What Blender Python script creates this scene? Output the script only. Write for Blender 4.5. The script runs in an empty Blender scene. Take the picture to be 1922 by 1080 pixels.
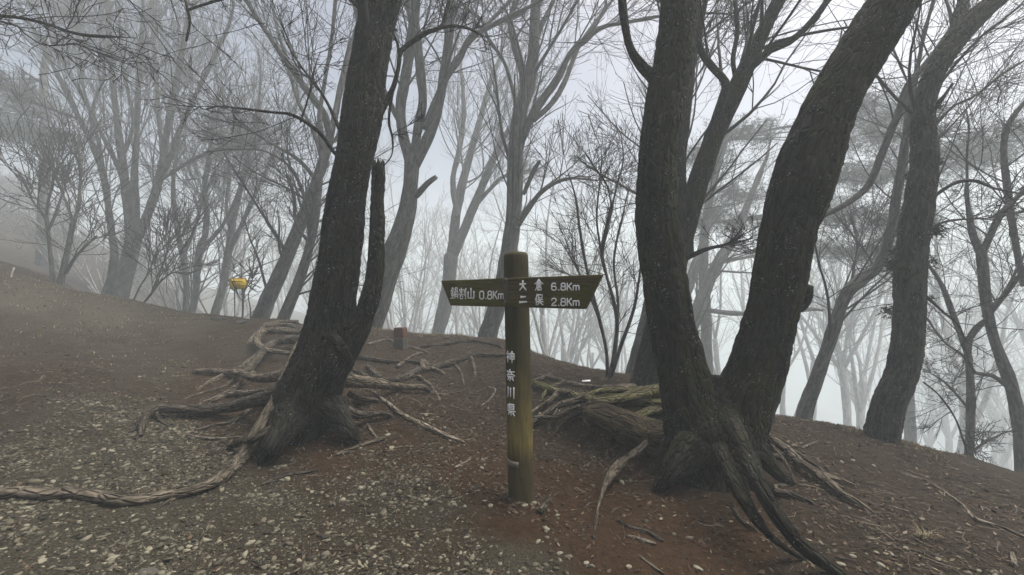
import bpy, math, random
import numpy as np
from mathutils import Vector

# ------------------------------------------------------------------ camera, sky, sun, exposure
S = bpy.context.scene
COL = S.collection
F = 800.0            # focal length in photo pixels (photo 1922 wide)
CAMZ = 1.45
HOR = 556.0          # eye-level row in the photo
cam_d = bpy.data.cameras.new('camera')
cam = bpy.data.objects.new('camera', cam_d); COL.objects.link(cam)
cam.location = (0, 0, CAMZ); cam.rotation_euler = (math.radians(90), 0, 0)
cam_d.sensor_width = 36; cam_d.lens = 36 * F / 1922; cam_d.shift_y = (HOR - 540) / 1922
cam_d.clip_start = 0.05; cam_d.clip_end = 1000
S.camera = cam
world = bpy.data.worlds.new("World"); S.world = world; world.use_nodes = True
wn = world.node_tree; wn.nodes.clear()
sky = wn.nodes.new('ShaderNodeTexSky'); sky.sky_type = 'NISHITA'; sky.sun_disc = False
SUN_EL, SUN_AZ = math.radians(66), math.radians(75)      # azimuth measured from +Y towards +X
sky.sun_elevation = SUN_EL; sky.sun_rotation = SUN_AZ
sky.air_density = 0.6; sky.dust_density = 10.0; sky.ozone_density = 1.0
bg = wn.nodes.new('ShaderNodeBackground'); bg.inputs['Strength'].default_value = 0.05
wo = wn.nodes.new('ShaderNodeOutputWorld')
wn.links.new(sky.outputs[0], bg.inputs[0]); wn.links.new(bg.outputs[0], wo.inputs[0])
sd = bpy.data.lights.new('sun', 'SUN'); sd.energy = 1.5; sd.angle = math.radians(45); sd.color = (1, 0.985, 0.96)
sun = bpy.data.objects.new('sun', sd); COL.objects.link(sun)
_d = Vector((math.sin(SUN_AZ) * math.cos(SUN_EL), math.cos(SUN_AZ) * math.cos(SUN_EL), math.sin(SUN_EL)))
sun.rotation_euler = (-_d).to_track_quat('-Z', 'Y').to_euler(); sun.location = (0, 0, 30)
S.view_settings.view_transform = 'Standard'; S.view_settings.look = 'None'
S.view_settings.gamma = 1; S.view_settings.use_curve_mapping = False
S.view_settings.exposure = 1.95
S.cycles.volume_bounces = 8; S.cycles.max_bounces = 10; S.cycles.diffuse_bounces = 3
S.cycles.use_denoising = True
S.cycles.use_adaptive_sampling = True; S.cycles.adaptive_threshold = 0.02
HAZE_DENSITY = 0.0098

rng = np.random.default_rng(7)

# ------------------------------------------------------------------ noise
def _hash(ix, iy, iz, s):
    h = (ix * 374761393 + iy * 668265263 + iz * 2147483647 + s * 974711) & 0xFFFFFFFF
    h = ((h ^ (h >> 13)) * 1274126177) & 0xFFFFFFFF
    h = ((h ^ (h >> 16)) * 2246822519) & 0xFFFFFFFF
    return ((h ^ (h >> 15)) & 0xFFFF) / 65535.0

def noise(x, y, z=None, seed=0):
    x = np.asarray(x, float); y = np.asarray(y, float); z = np.zeros_like(x) if z is None else np.asarray(z, float)
    ix, iy, iz = np.floor(x).astype(np.int64), np.floor(y).astype(np.int64), np.floor(z).astype(np.int64)
    fx, fy, fz = x - ix, y - iy, z - iz
    fx, fy, fz = fx*fx*(3-2*fx), fy*fy*(3-2*fy), fz*fz*(3-2*fz)
    r = 0
    for dx in (0, 1):
        for dy in (0, 1):
            for dz in (0, 1):
                w = (fx if dx else 1-fx) * (fy if dy else 1-fy) * (fz if dz else 1-fz)
                r = r + w * _hash(ix+dx, iy+dy, iz+dz, seed)
    return r * 2 - 1

# ------------------------------------------------------------------ photo measurements -> places
def W(px, py, Y):
    return np.array([(px - 961.0) / F * Y, Y, CAMZ + (HOR - py) / F * Y])

_edge = [(0,521,13),(70,523,13),(130,540,12.8),(200,560,12.5),(330,586,12),(400,598,11.4),(480,606,11),(560,611,10.5),(690,619,9.5),
         (760,623,9.3),(830,628,9.2),(900,634,9.1),(950,640,9),(1000,662,8.5),(1100,688,7.8),(1200,712,7),(1300,745,6.3),(1440,778,5.8),
         (1560,800,5.5),(1640,818,5.2),(1750,848,5.0),(1850,878,4.8),(1922,898,4.6),(2050,940,4.3),(2250,1010,4.1)]
_ctl = [W(*e) for e in _edge]
for (px, py, Y) in _edge:
    e = W(px, py, Y); d = np.array([e[0], e[1]-1.0]); d /= np.linalg.norm(d)
    if px > 520:
        for s, dz in ((0.9,-.28),(2.2,-1.3),(5,-3.4),(11,-6.3),(24,-10.5),(50,-19)):
            _ctl.append(np.array([e[0]+d[0]*s, e[1]+d[1]*s, e[2]+dz]))
    elif px > 360:
        for s, dz in ((1.2,-.3),(3,-1.2),(6,-3.2),(10,-5.5)):
            _ctl.append(np.array([e[0]+d[0]*s, e[1]+d[1]*s, e[2]+dz]))
    else:
        for s, dz in ((1.5,-.35),(4,-1.0)):
            _ctl.append(np.array([e[0]+d[0]*s, e[1]+d[1]*s, e[2]+dz]))
for t in ((0,380,40),(100,425,40),(200,478,40),(300,530,40),(380,590,40),(0,450,27),(100,490,27),(200,540,27),(-300,330,38),(-300,480,13),(0,500,18),(120,540,18)):
    _ctl.append(W(*t))
for t in ((0,600,8),(0,700,5),(0,800,3.8),(0,1000,2.4),(300,700,6.2),(300,620,9),(300,800,4.3),(700,750,5.5),(800,700,6.7),(800,650,8.3),
          (960,760,5.3),(960,690,7.0),(1100,740,6.0),(1700,950,3.3),(1900,1000,2.9),(1500,900,3.5),(-300,700,6),(-300,900,3.4),(150,640,7.8),(450,650,8.0)):
    _ctl.append(W(*t))
for p in ((0,0,0),(-1,2,0),(0,2.2,0),(1,2.4,0),(2,2.2,-.03),(-1.6,3.8,.0),(0,3,0),(1.3,3.2,0),(-3,0,.15),(3,0,-.25),(6,0,-1.2),(-7,0,.9),(0,-4,0),(-7,-5,1),(7,-5,-1.8),
          (0,-14,0),(-18,-12,4),(18,-12,-9),(0,-25,-1),(-75,0,9),(-75,60,9),(-75,95,5),(-20,60,1),(-35,95,-6),(-120,170,-6),(-120,0,10),(-120,-24,10),(120,170,-42),(0,170,-40),(120,0,-40),(0,95,-34),(40,95,-36),(75,95,-38),(75,40,-34),(75,0,-30),
          (30,0,-12),(75,-25,-30),(-75,-25,9),(-12,35,-5)):
    _ctl.append(np.array(p, float))
_ctl = np.array(_ctl)
C2 = 0.5
def _ker(ax, ay, bx, by):
    return np.sqrt((ax[:, None]-bx[None])**2 + (ay[:, None]-by[None])**2 + C2)
_K = _ker(_ctl[:,0], _ctl[:,1], _ctl[:,0], _ctl[:,1])
_w = np.linalg.solve(_K + np.eye(len(_ctl))*-0.01, _ctl[:,2] - _ctl[:,2].mean()); _zm = _ctl[:,2].mean()

def H(x, y):
    x = np.atleast_1d(np.asarray(x, float)); y = np.atleast_1d(np.asarray(y, float))
    z = np.empty_like(x)
    for a in range(0, len(x), 40000):
        z[a:a+40000] = _ker(x[a:a+40000], y[a:a+40000], _ctl[:,0], _ctl[:,1]) @ _w + _zm
    g = lambda cx, cy, sx, sy, h: h*np.exp(-((x-cx)/sx)**2 - ((y-cy)/sy)**2)
    z = z + g(-1.75, 4.9, .95, .75, .26)                                   # mound under the left tree
    bank = np.clip((y - (4.05 + .12*np.sin(x*5)) ) / .28, 0, 1); bank = bank*bank*(3-2*bank)
    z = z + .33*bank*np.exp(-((x-1.45)/1.05)**4)*np.exp(-np.clip((y-4.6)/1.3, 0, 9)**2)   # eroded bank beside the right tree
    z = z - g(.95, 3.7, .45, .35, .06)
    far = np.clip((np.hypot(x, y)-9)/20, 0, 1)
    z = z + .035*noise(x*.9, y*.9, seed=1) + .022*noise(x*2.7, y*2.7, seed=2) + .013*noise(x*8, y*8, seed=3) + .006*noise(x*17, y*17, seed=4)
    z = z + far*.5*noise(x*.25, y*.25, seed=5)
    return z

def hit(px, py, lift=0.0):
    """the point of the ground (raised by lift) seen at a place of the photo"""
    Ys = 1.0 * 1.02 ** np.arange(0, 200)
    X = (px-961.0)/F*Ys; Z = CAMZ + (HOR-py)/F*Ys
    d = Z - (H(X, Ys) + lift)
    i = np.argmax(d < 0)
    if d[i] >= 0:
        i = len(Ys)-1
    a, b = Ys[max(i-1, 0)], Ys[i]
    for _ in range(12):
        m = .5*(a+b)
        if CAMZ + (HOR-py)/F*m - H((px-961.0)/F*m, m)[0] - lift < 0: b = m
        else: a = m
    m = .5*(a+b)
    return np.array([(px-961.0)/F*m, m, CAMZ + (HOR-py)/F*m])

# ------------------------------------------------------------------ mesh helpers
def mk_mesh(name, V, quads=None, tris=None, attr=None, smooth=True):
    me = bpy.data.meshes.new(name)
    V = np.asarray(V, np.float32)
    nq = 0 if quads is None else len(quads); nt = 0 if tris is None else len(tris)
    loops = np.concatenate([np.asarray(quads, np.int32).ravel() if nq else np.empty(0, np.int32),
                            np.asarray(tris, np.int32).ravel() if nt else np.empty(0, np.int32)])
    me.vertices.add(len(V)); me.vertices.foreach_set('co', V.ravel())
    me.loops.add(len(loops)); me.loops.foreach_set('vertex_index', loops)
    me.polygons.add(nq+nt)
    st = np.concatenate([np.arange(nq)*4, nq*4 + np.arange(nt)*3]).astype(np.int32)
    me.polygons.foreach_set('loop_start', st)
    if smooth: me.polygons.foreach_set('use_smooth', np.ones(nq+nt, bool))
    me.update(calc_edges=True)
    if attr:
        for k, v in attr.items():
            v = np.asarray(v, np.float32)
            if v.ndim == 2:
                a = me.attributes.new(k, 'FLOAT_VECTOR', 'POINT'); a.data.foreach_set('vector', v.ravel())
            else:
                a = me.attributes.new(k, 'FLOAT', 'POINT'); a.data.foreach_set('value', v)
    me.validate()
    return me

def resample(pts, rad, seg):
    P = np.asarray(pts, float); R = np.asarray(rad, float)
    if len(P) == 2: 
        P = np.vstack([P[0], P.mean(0), P[1]]); R = np.array([R[0], R.mean(), R[1]])
    Q = np.vstack([2*P[0]-P[1], P, 2*P[-1]-P[-2]]); RR = np.concatenate([[R[0]], R, [R[-1]]])
    out, ro = [], []
    for i in range(1, len(Q)-2):
        L = np.linalg.norm(Q[i+1]-Q[i]); n = max(2, int(L/seg))
        t = np.linspace(0, 1, n, endpoint=False)[:, None]
        a, b, c, d = Q[i-1], Q[i], Q[i+1], Q[i+2]
        out.append(.5*((2*b)+(c-a)*t+(2*a-5*b+4*c-d)*t**2+(3*b-a-3*c+d)*t**3))
        s = t[:, 0]; s = s*s*(3-2*s)
        ro.append(RR[i]*(1-s)+RR[i+1]*s)
    out.append(Q[-2][None]); ro.append([RR[-2]])
    return np.vstack(out), np.concatenate(ro)

def frames(P):
    T = np.gradient(P, axis=0); T /= np.linalg.norm(T, axis=1)[:, None] + 1e-9
    N = np.zeros_like(T)
    ref = np.array([0., 1., 0.]) if abs(T[0][1]) < .8 else np.array([1., 0., 0.])
    n = np.cross(np.cross(T[0], ref), T[0]); n /= np.linalg.norm(n)
    for i in range(len(P)):
        n = n - T[i]*np.dot(n, T[i]); n /= np.linalg.norm(n)+1e-9; N[i] = n
    return T, N, np.cross(T, N)

def tube(pts, rad, sides=12, seg=.1, ridge=0., bulge=0., freq=32., seed=0, lobes=None, jag=0.):
    """one tapering, closed tube; lobes=(height, depth) flutes its foot"""
    P, R = resample(pts, rad, seg)
    T, N, B = frames(P)
    s = np.concatenate([[0], np.cumsum(np.linalg.norm(np.diff(P, axis=0), axis=1))])
    th = np.linspace(0, 2*np.pi, sides, endpoint=False)
    TH, SS = np.meshgrid(th, s)
    RR = np.repeat(R[:, None], sides, 1)
    if lobes:
        h, d = lobes; g = random.Random(seed)
        lo = sum(math.cos(0)*np.cos(k*TH + g.uniform(0, 6.28)) * w for k, w in ((3, .5), (5, .6), (8, .35), (13, .18)))
        RR = RR * (1 + d*np.exp(-SS/h)*lo + .12*d*np.exp(-SS/(h*4))*lo)
    bx, by = np.cos(TH)*R[:, None], np.sin(TH)*R[:, None]
    if bulge:
        RR = RR + bulge*noise(bx*4+seed, by*4, SS*1.6, seed=seed) + .5*bulge*noise(bx*9+seed, by*9, SS*4, seed=seed+1)
    if ridge:
        n = 1-np.abs(noise(bx*freq, by*freq, SS*freq*.13, seed=seed+2))*2
        n2 = noise(bx*freq*2.3, by*freq*2.3, SS*freq*.9, seed=seed+3)
        RR = RR + ridge*(n*.7 + n2*.5)
    V = P[:, None] + RR[..., None]*(np.cos(TH)[..., None]*N[:, None] + np.sin(TH)[..., None]*B[:, None])
    if jag:
        V[-3:] += T[-3:, None]*(jag*rng.uniform(-1, 1, (3, sides))[..., None])
    K = len(P)
    attr = np.stack([bx, by, SS], -1).reshape(-1, 3)
    V = V.reshape(-1, 3)
    i = np.arange(K-1)[:, None]*sides; j = np.arange(sides)[None]; j2 = (j+1) % sides
    Q = np.stack([i+j, i+j2, i+sides+j2, i+sides+j], -1).reshape(-1, 4)
    n0 = len(V)
    V = np.vstack([V, P[0][None], P[-1][None]]); attr = np.vstack([attr, [[0, 0, 0]], [[0, 0, s[-1]]]])
    jj = np.arange(sides); jk = (jj+1) % sides
    TT = np.vstack([np.stack([jk, jj, np.full(sides, n0)], -1),
                    np.stack([(K-1)*sides+jj, (K-1)*sides+jk, np.full(sides, n0+1)], -1)])
    return V, Q, TT, attr

def join(parts):
    Vs, Qs, Ts, As, o = [], [], [], [], 0
    for V, Q, T, A in parts:
        Vs.append(V); Qs.append(Q+o); Ts.append(T+o); As.append(A); o += len(V)
    return np.vstack(Vs), np.vstack(Qs), np.vstack(Ts), np.vstack(As)

def batch_tubes(P, R, S=3):
    """many thin tubes at once: P [B,K,3], R [B,K]"""
    Bn, K, _ = P.shape
    T = np.gradient(P, axis=1); T /= np.linalg.norm(T, axis=2)[..., None] + 1e-9
    ref = np.where(np.abs(T[:, :1, 2:3]) > .75, np.array([1., .2, 0]), np.array([.1, .1, 1.]))
    N = np.cross(T, ref); N /= np.linalg.norm(N, axis=2)[..., None] + 1e-9
    Bv = np.cross(T, N)
    th = np.linspace(0, 2*np.pi, S, endpoint=False)
    V = P[:, :, None] + R[:, :, None, None]*(np.cos(th)[:, None]*N[:, :, None] + np.sin(th)[:, None]*Bv[:, :, None])
    b = np.arange(Bn)[:, None, None]*K*S; k = np.arange(K-1)[None, :, None]*S; j = np.arange(S)[None, None]; j2 = (j+1) % S
    Q = np.stack([b+k+j, b+k+j2, b+k+S+j2, b+k+S+j], -1).reshape(-1, 4)
    return V.reshape(-1, 3), Q

def grow(P0, D0, L, R0, K, up, wig, rmin, r, tip=.3, lean=None):
    B = len(P0); P = np.zeros((B, K, 3)); P[:, 0] = P0; D = D0.copy()
    bend = r.normal(size=(B, 3)); bend -= D*(bend*D).sum(1)[:, None]
    for k in range(1, K):
        D = D + wig*.45*r.normal(size=(B, 3)) + bend*(wig*.75*(1 if k < K*.6 else -.5)); D[:, 2] += up/K
        if lean is not None: D += lean/K
        D /= np.linalg.norm(D, axis=1)[:, None]
        P[:, k] = P[:, k-1] + D*(L/(K-1))[:, None]
    t = np.linspace(0, 1, K)[None]
    R = np.maximum(R0[:, None]*(1-(1-tip)*t), rmin)
    return P, R

def spawn(P, R, n, t0, ang, lenf, up, wig, K, rf, rmin, r, lmax=9, tmax=.97, lean=None):
    B, k0, _ = P.shape
    b = np.repeat(np.arange(B), n); t = r.uniform(t0, tmax, len(b))
    f = t*(k0-1); i = np.minimum(f.astype(int), k0-2); f = (f-i)[:, None]
    p = P[b, i]*(1-f) + P[b, i+1]*f
    T = P[b, i+1]-P[b, i]; T /= np.linalg.norm(T, axis=1)[:, None] + 1e-9
    v = r.normal(size=(len(b), 3)); v = np.cross(T, v); v /= np.linalg.norm(v, axis=1)[:, None] + 1e-9
    a = np.clip(r.normal(ang, .26, len(b)), .12, 1.5)[:, None]
    D = np.cos(a)*T + np.sin(a)*v
    plen = np.linalg.norm(np.diff(P, axis=1), axis=2).sum(1)[b]
    L = np.minimum(lenf*plen*(1.15-.6*t)*r.uniform(.5, 1.25, len(b)), lmax)
    rr = np.maximum((R[b, i]*(1-f[:, 0]) + R[b, i+1]*f[:, 0])*rf*r.uniform(.7, 1.1, len(b)), rmin)
    return grow(p, D, L, rr, K, up, wig, rmin, r, lean=lean)

def fixedK(pts, rad, K):
    P, R = resample(pts, rad, .05 if len(pts) < 40 else 10)
    i = np.linspace(0, len(P)-1, K).round().astype(int)
    return P[i], R[i]

# ------------------------------------------------------------------ materials
class NT:
    def __init__(s, name, rough=.9, spec=.2):
        s.m = bpy.data.materials.new(name); s.m.use_nodes = True; s.t = s.m.node_tree
        s.b = s.t.nodes['Principled BSDF']; s.b.inputs['Roughness'].default_value = rough
        s.b.inputs['Specular IOR Level'].default_value = spec
    def put(s, sock, v):
        if isinstance(v, bpy.types.NodeSocket): s.t.links.new(v, sock)
        elif isinstance(v, tuple) and len(v) == 3 and sock.type == 'RGBA': sock.default_value = (*v, 1)
        else: sock.default_value = v
    def n(s, typ, out=0, props=None, **kw):
        nd = s.t.nodes.new('ShaderNode'+typ)
        for k, v in (props or {}).items(): setattr(nd, k, v)
        for k, v in kw.items():
            s.put(nd.inputs[int(k[1:])] if k[0] == '_' and k[1:].isdigit() else nd.inputs[k.replace('_', ' ')], v)
        return nd.outputs[out]
    def attr(s, name, out='Vector'): return s.n('Attribute', out, {'attribute_name': name})
    def noise(s, vec, scale, detail=4, rough=.6): return s.n('TexNoise', 0, None, Vector=vec, Scale=scale, Detail=detail, Roughness=rough)
    def scale(s, vec, v): return s.n('VectorMath', 0, {'operation': 'MULTIPLY'}, _0=vec, _1=v)
    def mix(s, f, a, b):
        nd = s.t.nodes.new('ShaderNodeMix'); nd.data_type = 'RGBA'
        s.put(nd.inputs[0], f); s.put(nd.inputs[6], a); s.put(nd.inputs[7], b); return nd.outputs[2]
    def ramp(s, f, *stops):
        nd = s.t.nodes.new('ShaderNodeValToRGB'); s.put(nd.inputs[0], f)
        e = nd.color_ramp.elements
        while len(e) < len(stops): e.new(.5)
        for el, (p, c) in zip(e, stops):
            el.position = p; el.color = (*c, 1) if isinstance(c, tuple) else (c, c, c, 1)
        return nd.outputs[0]
    def math(s, op, a, b=0., clamp=False): return s.n('Math', 0, {'operation': op, 'use_clamp': clamp}, _0=a, _1=b)
    def step(s, v, lo, hi): return s.n('MapRange', 0, {'clamp': True}, _0=v, _1=lo, _2=hi, _3=0., _4=1.)
    def col(s, c): s.put(s.b.inputs['Base Color'], c)
    def bump(s, h, dist, strength=1.):
        s.put(s.b.inputs['Normal'], s.n('Bump', 0, None, Height=h, Distance=dist, Strength=strength))

def bark_mat(name, dark, light, moss=(.03, .034, .013), moss_amt=.3, lichen=.5, detail=True):
    m = NT(name, .92, .15)
    a = m.attr('bark'); st = m.scale(a, (1., 1., .3))
    n1 = m.noise(st, 27., 7, .68)
    base = m.ramp(n1, (.34, tuple(c*.6 for c in dark)), (.5, tuple((a_+b_)*.5 for a_, b_ in zip(dark, light))), (.66, tuple(c*1.5 for c in light)))
    big = m.noise(a, 2.6, 3)
    base = m.mix(m.step(big, .45, .62), base, m.mix(.55, base, dark))
    base = m.mix(m.math('MULTIPLY', m.step(m.noise(m.scale(a, (1., 1., .22)), 12., 4), .46, .66), .75), base, tuple(c*1.7 for c in light))
    mo = m.math('MULTIPLY', m.step(m.noise(m.scale(a, (1., 1., .5)), 3.1, 6, .7), .46, .6), moss_amt)
    base = m.mix(mo, base, moss)
    if lichen:
        for sc, lim, thr in ((70., .24, .62), (34., .2, .74)):
            vd = m.t.nodes.new('ShaderNodeTexVoronoi'); m.put(vd.inputs['Vector'], m.n('VectorMath', 0, {'operation': 'ADD'}, _0=a, _1=m.scale(m.noise(a, 60., 2), (.015, .015, .015)))); vd.inputs['Scale'].default_value = sc
            spot = m.math('LESS_THAN', vd.outputs['Distance'], lim)
            rnd = m.n('SeparateColor', 0, None, Color=vd.outputs['Color'])
            patch = m.step(m.noise(a, 5.3, 4), .46, .62)
            k = m.math('MULTIPLY', m.math('MULTIPLY', spot, m.math('GREATER_THAN', rnd, thr)), m.math('MULTIPLY', patch, lichen), True)
            base = m.mix(k, base, m.mix(n1, (.16, .165, .15), (.40, .41, .38)))
    m.col(base)
    if detail:
        vr = m.n('TexVoronoi', 0, {'feature': 'DISTANCE_TO_EDGE'}, Vector=st, Scale=26.)
        h = m.math('ADD', m.math('MULTIPLY', m.step(vr, 0., .18), .8), n1)
        m.bump(h, .035)
    else:
        m.bump(n1, .01)
    return m.m

M_BARK = bark_mat('rough_dark_bark', (.004, .0037, .0033), (.022, .0205, .017), moss_amt=.35, lichen=.9)
M_BARK_R = bark_mat('rough_mossy_bark', (.0035, .0033, .0026), (.020, .0185, .0145), moss=(.03, .033, .009), moss_amt=.75, lichen=.85)
M_BARK_SCALY = bark_mat('scaly_grey_bark', (.014, .013, .011), (.05, .047, .04), moss_amt=.35, lichen=.8)
M_BARK_FAR = bark_mat('hazed_grey_bark', (.03, .029, .027), (.085, .082, .075), moss_amt=.2, lichen=.4, detail=False)  # mid-distance bark, its grey raised paler to add haze by colour
M_BARK_FOG = bark_mat('fog_paled_bark', (.13, .13, .125), (.25, .245, .235), moss_amt=.1, lichen=0, detail=False)  # fog fade painted into the bark colour of the far trees
M_ROOT = bark_mat('weathered_root', (.036, .029, .022), (.155, .13, .098), moss=(.05, .05, .018), moss_amt=.25, lichen=.1)
M_ROOT_DARK = bark_mat('dark_root', (.018, .015, .012), (.085, .072, .056), moss=(.035, .035, .014), moss_amt=.3, lichen=.4)
M_ROOT_MOSS = bark_mat('mossy_root', (.04, .035, .02), (.15, .135, .08), moss=(.095, .10, .02), moss_amt=.9, lichen=.1)
M_BANK = bark_mat('mossy_soil_root', (.02, .015, .010), (.065, .05, .032), moss=(.07, .075, .016), moss_amt=.6, lichen=0)
M_STICK = bark_mat('dead_wood', (.06, .05, .038), (.26, .22, .165), moss_amt=.1, lichen=.0)
def flat_mat(name, c, rough=.8, var=.25, scale=14., spec=.3):
    m = NT(name, rough, spec)
    co = m.n('TexCoord', 'Object')
    f = m.noise(co, scale, 5)
    m.col(m.mix(f, tuple(x*(1-var*2) for x in c), tuple(min(1, x*(1+var)) for x in c))); m.bump(f, .004)
    return m.m
M_TWIG = flat_mat('twig_bark', (.026, .024, .022), .9)
M_TWIG_FOG = flat_mat('fog_paled_twigs', (.12, .115, .11), .9)  # twigs lightened so distant crowns look more faded by mist
M_TWIG_BROWN = flat_mat('brown_twig_bark', (.034, .026, .022), .9)

def island_mat(name, stops, rough=.9, tex=None, spec=.2):
    m = NT(name, rough, spec)
    r = m.n('NewGeometry', 'Random Per Island')
    c = m.ramp(r, *stops)
    if tex: c = m.mix(m.noise(m.n('TexCoord', 'Object'), tex, 3), m.mix(.45, c, (.0, .0, .0)), c)
    m.col(c); return m.m
M_GRAVEL = island_mat('pale_gravel', ((0, (.028, .025, .019)), (.3, (.06, .054, .037)), (.6, (.115, .104, .072)), (.88, (.17, .156, .11)), (1, (.27, .25, .18))), .85, 60.)
M_LITTER = island_mat('leaf_litter', ((0, (.016, .011, .008)), (.45, (.045, .03, .021)), (.78, (.068, .048, .033)), (.95, (.125, .098, .066)), (1, (.21, .175, .12))), .9)
M_TWIGLIT = island_mat('fallen_twigs', ((0, (.03, .022, .016)), (.6, (.085, .065, .048)), (1, (.2, .165, .12))), .9)
M_GRASS = island_mat('dry_grass', ((0, (.05, .048, .022)), (.5, (.10, .09, .045)), (1, (.17, .145, .08))), .9)
M_STRAW = island_mat('straw', ((0, (.09, .07, .04)), (.6, (.20, .165, .095)), (1, (.30, .255, .16))), .9)
M_MOSSBLADE = island_mat('green_moss', ((0, (.03, .035, .008)), (1, (.075, .08, .02))), .9)
M_NEEDLE = island_mat('pine_needles', ((0, (.018, .03, .016)), (1, (.045, .058, .03))), .9)

def soil_mat():
    m = NT('forest_soil', .93, .12)
    p = m.n('NewGeometry', 'Position')
    n1 = m.noise(p, 3.2, 6); n2 = m.noise(p, 22., 6, .7); n3 = m.noise(p, 90., 4, .7)
    brown = m.ramp(n2, (.25, (.012, .0085, .005)), (.55, (.042, .0295, .018)), (.8, (.09, .065, .041)))
    red = m.ramp(n2, (.25, (.03, .016, .0075)), (.6, (.06, .033, .0155)), (.85, (.10, .06, .031)))
    c = m.mix(m.math('MULTIPLY', m.step(m.math('ADD', m.attr('red', 'Fac'), m.math('MULTIPLY', m.math('SUBTRACT', n1, .5), .9)), .3, .75), .9), brown, red)
    gr = m.ramp(n3, (.3, (.02, .017, .011)), (.5, (.05, .044, .03)), (.68, (.11, .10, .07)))
    c = m.mix(m.step(m.math('ADD', m.attr('gravel', 'Fac'), m.math('MULTIPLY', m.math('SUBTRACT', n1, .5), .8)), .25, .85), c, gr)
    ga = m.ramp(n3, (.3, (.042, .038, .027)), (.7, (.125, .113, .08)))
    c = m.mix(m.math('MULTIPLY', m.step(m.math('ADD', m.attr('grass', 'Fac'), m.math('MULTIPLY', m.math('SUBTRACT', n1, .5), .8)), .3, .8), .85), c, ga)
    mo = m.ramp(n2, (.3, (.03, .03, .008)), (.7, (.07, .072, .02)))
    c = m.mix(m.step(m.math('ADD', m.attr('moss', 'Fac'), m.math('MULTIPLY', m.math('SUBTRACT', n1, .5), 1.2)), .35, .8), c, mo)
    m.col(c)
    m.bump(m.math('ADD', n2, m.math('MULTIPLY', n3, .6)), .045)
    return m.m
M_SOIL = soil_mat()

def wood_mat(name, lo, hi, green, gamt, top=None):
    m = NT(name, .8, .25)
    a = m.attr('bark')
    g = m.noise(m.scale(a, (1., 1., .06)), 70., 5)
    g2 = m.noise(m.scale(a, (1., 1., .2)), 7., 4)
    c = m.ramp(g, (.25, lo), (.75, hi))
    c = m.mix(m.math('MULTIPLY', m.step(g2, .42, .66), gamt), c, green)
    if top:
        z = m.n('SeparateXYZ', 2, None, Vector=a)
        f = m.step(m.math('ADD', z, m.math('MULTIPLY', m.math('SUBTRACT', g2, .5), .7)), top[0], top[1])
        c = m.mix(m.math('MULTIPLY', f, .88), c, top[2])
        damp = m.step(m.math('ADD', z, m.math('MULTIPLY', m.math('SUBTRACT', g2, .5), .25)), .42, .30)
        c = m.mix(m.math('MULTIPLY', damp, .75), c, (.018, .014, .008))
    crack = m.math('MULTIPLY', m.step(m.math('ABSOLUTE', m.math('SUBTRACT', m.noise(m.scale(a, (1., 1., .05)), 26., 2), .5)), .0, .012), 1.)
    c = m.mix(crack, m.mix(.7, c, (.004, .0035, .002)), c)
    m.col(c); m.bump(m.math('ADD', g, m.math('MULTIPLY', crack, .6)), .004)
    return m.m
M_POST = wood_mat('weathered_olive_post', (.085, .064, .02), (.27, .205, .058), (.085, .088, .019), .5, top=(.3, .9, (.02, .0185, .008)))
M_BOARD = wood_mat('algae_stained_board', (.02, .015, .006), (.11, .08, .028), (.08, .09, .01), .85)
M_WHITE = flat_mat('white_lettering_paint', (.84, .84, .82), .7, .04)
M_IRON = flat_mat('rusty_iron', (.075, .065, .055), .6, .4)
M_TAPE = flat_mat('faded_tape', (.17, .155, .11), .8, .15)
M_YELLOW = flat_mat('yellow_sign_paint', (.95, .66, .025), .55, .1)
M_SIGNEDGE = flat_mat('brown_sign_border', (.30, .11, .025), .7, .2)
M_BLACK = flat_mat('black_print', (.02, .02, .018), .7, .1)
M_REDPRINT = flat_mat('faded_red_print', (.42, .12, .04), .7, .1)
M_CONC = flat_mat('dirty_concrete', (.075, .068, .058), .95, .3)
M_RED = flat_mat('faded_red_paint', (.115, .05, .034), .85, .35)
M_PALE = flat_mat('pale_wood', (.5, .48, .42), .8, .15)
M_ROCK = flat_mat('dark_rock', (.05, .047, .043), .9, .4)

# ------------------------------------------------------------------ object helpers
def tag(o, label=None, cat=None, group=None, kind=None):
    if label: o['label'] = label
    if cat: o['category'] = cat
    if group: o['group'] = group
    if kind: o['kind'] = kind
    return o
def empty(name, loc):
    o = bpy.data.objects.new(name, None); COL.objects.link(o); o.location = [float(v) for v in loc]; o.empty_display_size = .2
    return o
def obj(name, me, m, parent=None, loc=None):
    o = bpy.data.objects.new(name, me); COL.objects.link(o)
    if m and not me.materials: me.materials.append(m)
    if parent: o.parent = parent
    if loc is not None: o.location = [float(v) for v in loc]
    return o
def part(name, geo, m, parent, base):
    V, Q, T, A = geo
    return obj(name, mk_mesh(name, V-base, Q, T, {'bark': A}), m, parent)
def copy_tree(o, parent=None):
    c = o.copy(); COL.objects.link(c)
    if parent: c.parent = parent
    for ch in list(o.children): copy_tree(ch, c)
    return c

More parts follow.
